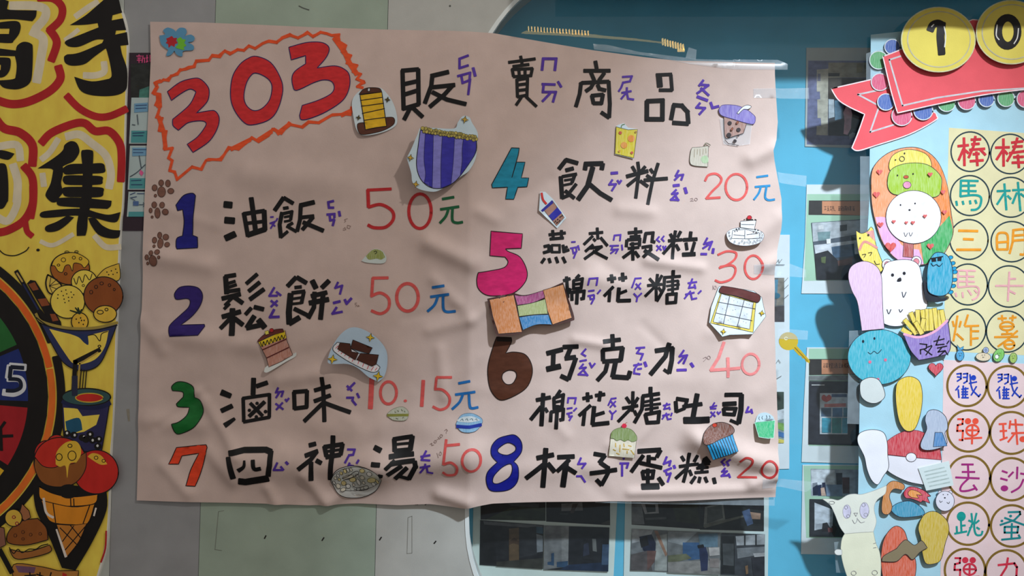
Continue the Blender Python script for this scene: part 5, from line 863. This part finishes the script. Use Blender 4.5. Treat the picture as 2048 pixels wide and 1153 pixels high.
t.fill('body', (8, 158, 192), '~885,520 890,440 920,375 960,362 1005,385 1030,450 1030,530 1010,590 970,612 920,605 890,580', fQ, thick=.0006, kind='crayon', line=(20, 30, 50), lw=1.4); t.fill('lens', (20, 24, 34), '908,395 935,390 938,415 912,418', fQ); t.fill('lens', (20, 24, 34), '945,388 970,384 966,412 944,412', fQ); t.line('bridge', (20, 24, 34), '905,398 975,386', fQ, 6); t.line('mouth', (20, 40, 60), '~908,425 920,440 938,432 955,442 972,425', fQ, 4)
t = cg('pink_cutout', 'pale pink paper cut-out overlapping the white bear drawing', 1735, 640, PX, .0075)
t.fill('paper', (224, 190, 218), '~440,500 460,440 530,412 600,440 630,500 635,600 640,720 648,800! 518,812! 505,720 490,640 460,580', fQ, thick=.0006, kind='crayon', line=PK, lw=1.0)
t = cg('ball_drawing', 'round turquoise blob drawing with a tiny smile below the white bear', 1755, 770, PX, .0062)
t.fill('ball', (30, 174, 196), [ell(620, 962, 181, 158, fQ, 44)], thick=.0006, kind='crayon', line=PK, lw=1.1); t.line('face', (24, 40, 56), 'd:527,873,7,9; d:592,856,6,8; ~555,935 570,945 590,930 610,942 632,920', fQ, 4); t.line('cheek', (214, 110, 140), 'd:566,991,9,9; d:655,979,9,9; d:612,1090,9,8', fQ, 4)
t = cg('chips_drawing', 'drawing of yellow chips in a purple box with black writing', 1845, 715, PX, .0085)
for i, (x0, y0, x1, y1) in enumerate(((745, 800, 800, 835), (760, 745, 830, 830), (795, 705, 845, 825), (835, 690, 840, 820), (862, 690, 880, 815), (890, 685, 895, 812), (910, 685, 915, 810), (930, 680, 945, 800), (960, 690, 965, 790), (970, 690, 985, 770), (870, 740, 850, 830), (820, 760, 860, 830))): 
    dx, dy = x1-x0, y1-y0; l = math.hypot(dx, dy); nx, ny = -dy/l*13, dx/l*13
    t.fill('chip', (230, 206, 70), '%g,%g %g,%g %g,%g %g,%g' % (x0-nx, y0-ny, x0+nx, y0+ny, x1+nx, y1+ny, x1-nx, y1-ny), fQ, thick=.0005, kind='crayon', line=(110, 90, 30), lw=.8)
t.fill('box', (138, 112, 188), '~750,828! 830,850 930,815 1005,745! 1022,890 1005,945! 920,965 840,980! 790,920', fQ, thick=.0006, kind='crayon', line=(30, 26, 40), lw=1.4); t.line('box_rim', (230, 168, 196), '~755,830 840,848 930,815 1003,752', fQ, 14)
t.line('box_character', (24, 22, 30), '845,885 885,890 882,912 848,920 850,945; 888,905 915,895; 915,900 880,950; 870,918 915,950', fQ, 7); t.line('box_character', (24, 22, 30), '925,872 985,857; 958,840 938,892 985,888; 945,910 1000,898; 972,905 950,932 990,925 955,955; 990,925 1005,950; 1000,885 1012,868', fQ, 7)
X, Y = fQ.p(948, 1030); t = cg('heart_drawing', 'red paper heart under the purple chip box', X, Y, PX); t.lay = .0002; heart(t, X, Y, 15, (206, 44, 66), thick=.0005, line=(80, 20, 30), lw=.9)
for (nm, lb, c_, x, y, rx, ry, rot) in (('fish_drawing', 'tiny blue fish-like drawing under the yellow panel', (30, 150, 200), 348, 1057, 40, 55, 0), ('snail_drawing', 'tiny beige snail drawing under the yellow panel', (222, 204, 170), 580, 1072, 75, 42, .05), ('frog_drawing', 'tiny bright green frog drawing under the yellow panel', (110, 190, 70), 735, 1055, 52, 70, .5), ('sprout_drawing', 'tiny olive green drawing right of the frog drawing', (150, 186, 70), 880, 1083, 38, 52, .1)):
    t = cg(nm, lb, x, y, fR2); t.fill('body', c_, [ell(x, y, rx, ry, fR2, 20, rot=rot)], thick=.0005, kind='crayon', line=(50, 60, 60), lw=.9)
    if nm[0] == 'f' and nm[1] == 'i': t.fill('fin', c_, '315,950 345,985 385,965 378,1000 325,1005', fR2, kind='crayon', line=(40, 60, 80), lw=.9)
    if nm[0] == 's' and nm[1] == 'n': t.fill('shell', (150, 170, 210), [ell(605, 1005, 28, 30, fR2)], thick=.0004, kind='crayon', line=(50, 60, 80), lw=.9); t.line('spiral', (50, 60, 90), '~605,1005 612,1000 610,992 598,994 594,1008 606,1018 618,1006', fR2, 4)
    if nm[0] == 'f' and nm[1] == 'r': t.fill('belly', (226, 232, 226), [ell(715, 1070, 20, 23, fR2)], line=(50, 80, 40), lw=.8)
    t.line('face', (40, 50, 50), 'd:%g,%g,4,4; d:%g,%g,4,4; ~%g,%g %g,%g %g,%g' % (x-12, y-18, x+12, y-20, x-8, y, x, y+6, x+8, y), fR2, 4)
# figures of known cartoons are left as plain blank paper pieces
def blank(name, label, col, polys, fr, d, line=PK, kind='crayon'):
    L = loop(polys.split('/')[0], fr); X = sum(p[0] for p in L)/len(L); Y = max(p[1] for p in L)
    t = Thing(name, label, 'paper cutout', X, Y, d, group='cut-out drawings on the game poster', step=.00014)
    for q in polys.split('/'): t.fill('paper', col, q, fr, thick=.0006, kind=kind, line=line, lw=1.1)
    return t
blank('yellow_cutout', 'upright yellow paper cut-out above the red cap', (232, 200, 40), '~690,120 705,60 765,35 820,60 838,130 832,220 810,300 785,335 745,335 712,290 695,210', fV, .007)
blank('sketch_cutout', 'small grey pencil-sketched paper scrap below the turquoise ball', (206, 214, 212), '~490,100 500,60 550,40 600,60 630,140 590,180 540,180 500,150', fV, .0078, kind='paper')
blank('white_cutout', 'tall white paper cut-out left of the red cap', (232, 234, 240), '~478,400 490,350 555,330 620,345 642,400 645,470 650,540 620,590 590,635 555,610 530,550 515,480', fV, .0075, kind='paper')
t = blank('grey_cutout', 'pale grey-blue paper cut-out overlapping the red cap right side', (172, 186, 208), '~850,270 870,225 920,222 965,260 975,320 960,350 970,410 900,440 840,440 825,410 850,350 860,320', fV, .0088)
t.fill('blue_patch', (60, 130, 190), '~905,345! 945,345! 972,420! 895,425!', fV, kind='crayon', line=PK, lw=.9)
t = cg('cap_drawing', 'red cap drawing with white pom-pom and wide white brim', 790, 600, fV, .0055)
t.fill('brim', (228, 228, 236), '~605,468! 760,485 945,500! 940,560 860,640! 760,620 660,570 620,520', fV, thick=.0005, kind='paper', line=PK, lw=.9); t.fill('cap', (204, 46, 62), '~605,465! 640,400 720,348 800,335 870,360 930,420 947,500! 780,485', fV, thick=.0005, kind='crayon', line=(120, 40, 50), lw=1.0); t.fill('pompom', (232, 232, 240), [ell(778, 485, 29, 25, fV)], thick=.0005, line=PK, lw=1.1)
t = cg('note_drawing', 'tilted translucent white paper note right of the cap', 910, 670, fV, .0070); t.fill('note', (208, 222, 222), '815,545 985,505 1012,640 860,670', fV, thick=.0005, kind='paper'); t.line('faint_print', (178, 194, 192), '850,565 960,540; 855,585 970,560; 862,605 975,580; 870,625 985,600; 878,645 990,622', fV, 7)
blank('orange_cutout', 'orange and blue paper cut-out beside the flame drawing', (206, 130, 50), '~615,720 640,640 680,615 735,635 730,665 680,660 655,700 670,760 650,800 615,790', fV, .0072)
blank('teal_cutout', 'teal oval paper piece under the flame drawing', (40, 150, 186), '~665,775 700,740 770,728 830,760 850,800 790,815 710,815', fV, .0066)
t = cg('flame_drawing', 'red and orange flame drawing below the cap', 810, 740, fV, .0070)
t.fill('flame', (210, 52, 76), '~735,680 760,650 800,650 850,670 885,700! 865,705! 880,740! 840,725! 830,735! 780,715 745,710', fV, thick=.0005, kind='crayon', line=K0, lw=1.2); t.fill('flame_core', (236, 150, 50), '~758,685 775,665 815,675 838,695! 805,692! 818,712! 775,705', fV, kind='crayon', line=K0, lw=.8)
t = cg('round_bear_drawing', 'small round grey-white bear face drawing beside the magenta ring', 965, 780, fV, .0060)
for x in (938, 995): t.fill('ear', (214, 214, 226), [ell(x, 680, 11, 11, fV, 12)], line=PK, lw=.9)
t.fill('face_disc', (220, 220, 232), [ell(965, 728, 52, 56, fV)], thick=.0005, kind='paper', line=(60, 60, 66), lw=1.0); t.line('face', (40, 40, 46), 'd:955,692,3,3; d:980,692,3,3; d:964,710,5,4; ~935,725 940,735 950,728; ~975,735 985,742 990,732', fV, 3)
blank('mustard_cutout', 'mustard yellow paper cut-out beside the lowest rings', (206, 176, 34), '~815,870 850,800 910,785 970,830 985,890 965,960 945,1040 920,1070 860,1075 838,1020 830,940', fV, .0075)
blank('vermilion_cutout', 'orange-red paper cut-out at the poster bottom', (218, 88, 44), '~645,900 690,865 735,890 760,960 800,1060 795,1150 770,1190 640,1190 608,1080 615,970', fV, .0078)
t = blank('taupe_cutout', 'grey-brown translucent paper scrap across the orange-red cut-out', (136, 124, 96), '~690,990! 740,940 790,970 830,945 862,985! 820,1010 780,1050 740,1020 690,1060 610,1060! 620,1030', fV, .0092, kind='paper')
t = cg('cream_drawing', 'large pale cream paper creature with pencilled eyes at poster bottom left', 440, 1150, fY, .0085)
t.fill('body', (228, 230, 204), '~225,840 235,700 270,630! 440,615 610,605! 640,740 685,850 700,1000 690,1220! 330,1220! 260,1020', fY, thick=.0006, kind='paper', line=(170, 174, 160), lw=.8)
t.fill('head', (224, 228, 216), '~0,212! 110,215 200,228 300,170 380,155 470,160 620,115 765,55! 750,150 655,225 618,330 645,480 610,605! 440,615 270,628! 210,540 150,390 95,285', fY, thick=.0006, kind='paper', line=(170, 174, 170), lw=.8)
t.fill('eye_patch', (206, 204, 226), [ell(295, 365, 48, 82, fY)], line=(150, 150, 160), lw=.7); t.fill('eye_patch', (206, 204, 226), [ell(503, 350, 55, 95, fY)], line=(150, 150, 160), lw=.7)
t.line('pencil_line', (140, 140, 146), 'o:285,315,18,20; o:310,418,20,18; o:492,285,20,22; o:520,402,24,20; 378,382 422,382 402,420 378,382; ~360,462 385,505 412,480 418,440; ~425,455 460,495 505,485; o:115,258,34,18; o:375,1095,30,26; o:625,1090,32,28; 610,745 640,735; 610,795 645,790', fY, 5)
t.fill('tag', (226, 230, 226), '~150,830 180,812 235,818! 235,878! 180,880 152,860', fY, thick=.0005, kind='paper', line=(150, 154, 150), lw=.7)
fl = Thing('plastic_sleeve', 'clear plastic film strip behind the turquoise ball left edge', 'film', 1715, 850, .0006); fl.fill('film', FILM, '1698,662 1745,660 1745,850 1694,848', off=0)
fl = Thing('plastic_sleeve', 'clear plastic film corner at the game poster top left', 'film', 1740, 235, .0026); fl.fill('film', FILM, '1731,108 1790,88 1790,240 1731,230', off=0)
fl = Thing('plastic_sleeve', 'narrow clear plastic film strip left of the egg drawing', 'film', 1728, 420, .0006); fl.fill('film', FILM, '1720,313 1745,313 1745,470 1720,470', off=0)
fl = Thing('plastic_sleeve', 'clear plastic film under the cream creature left side', 'film', 1685, 1150, .0006); fl.fill('film', FILM, '1668,1085 1720,1080 1720,1148 1672,1146', off=0)
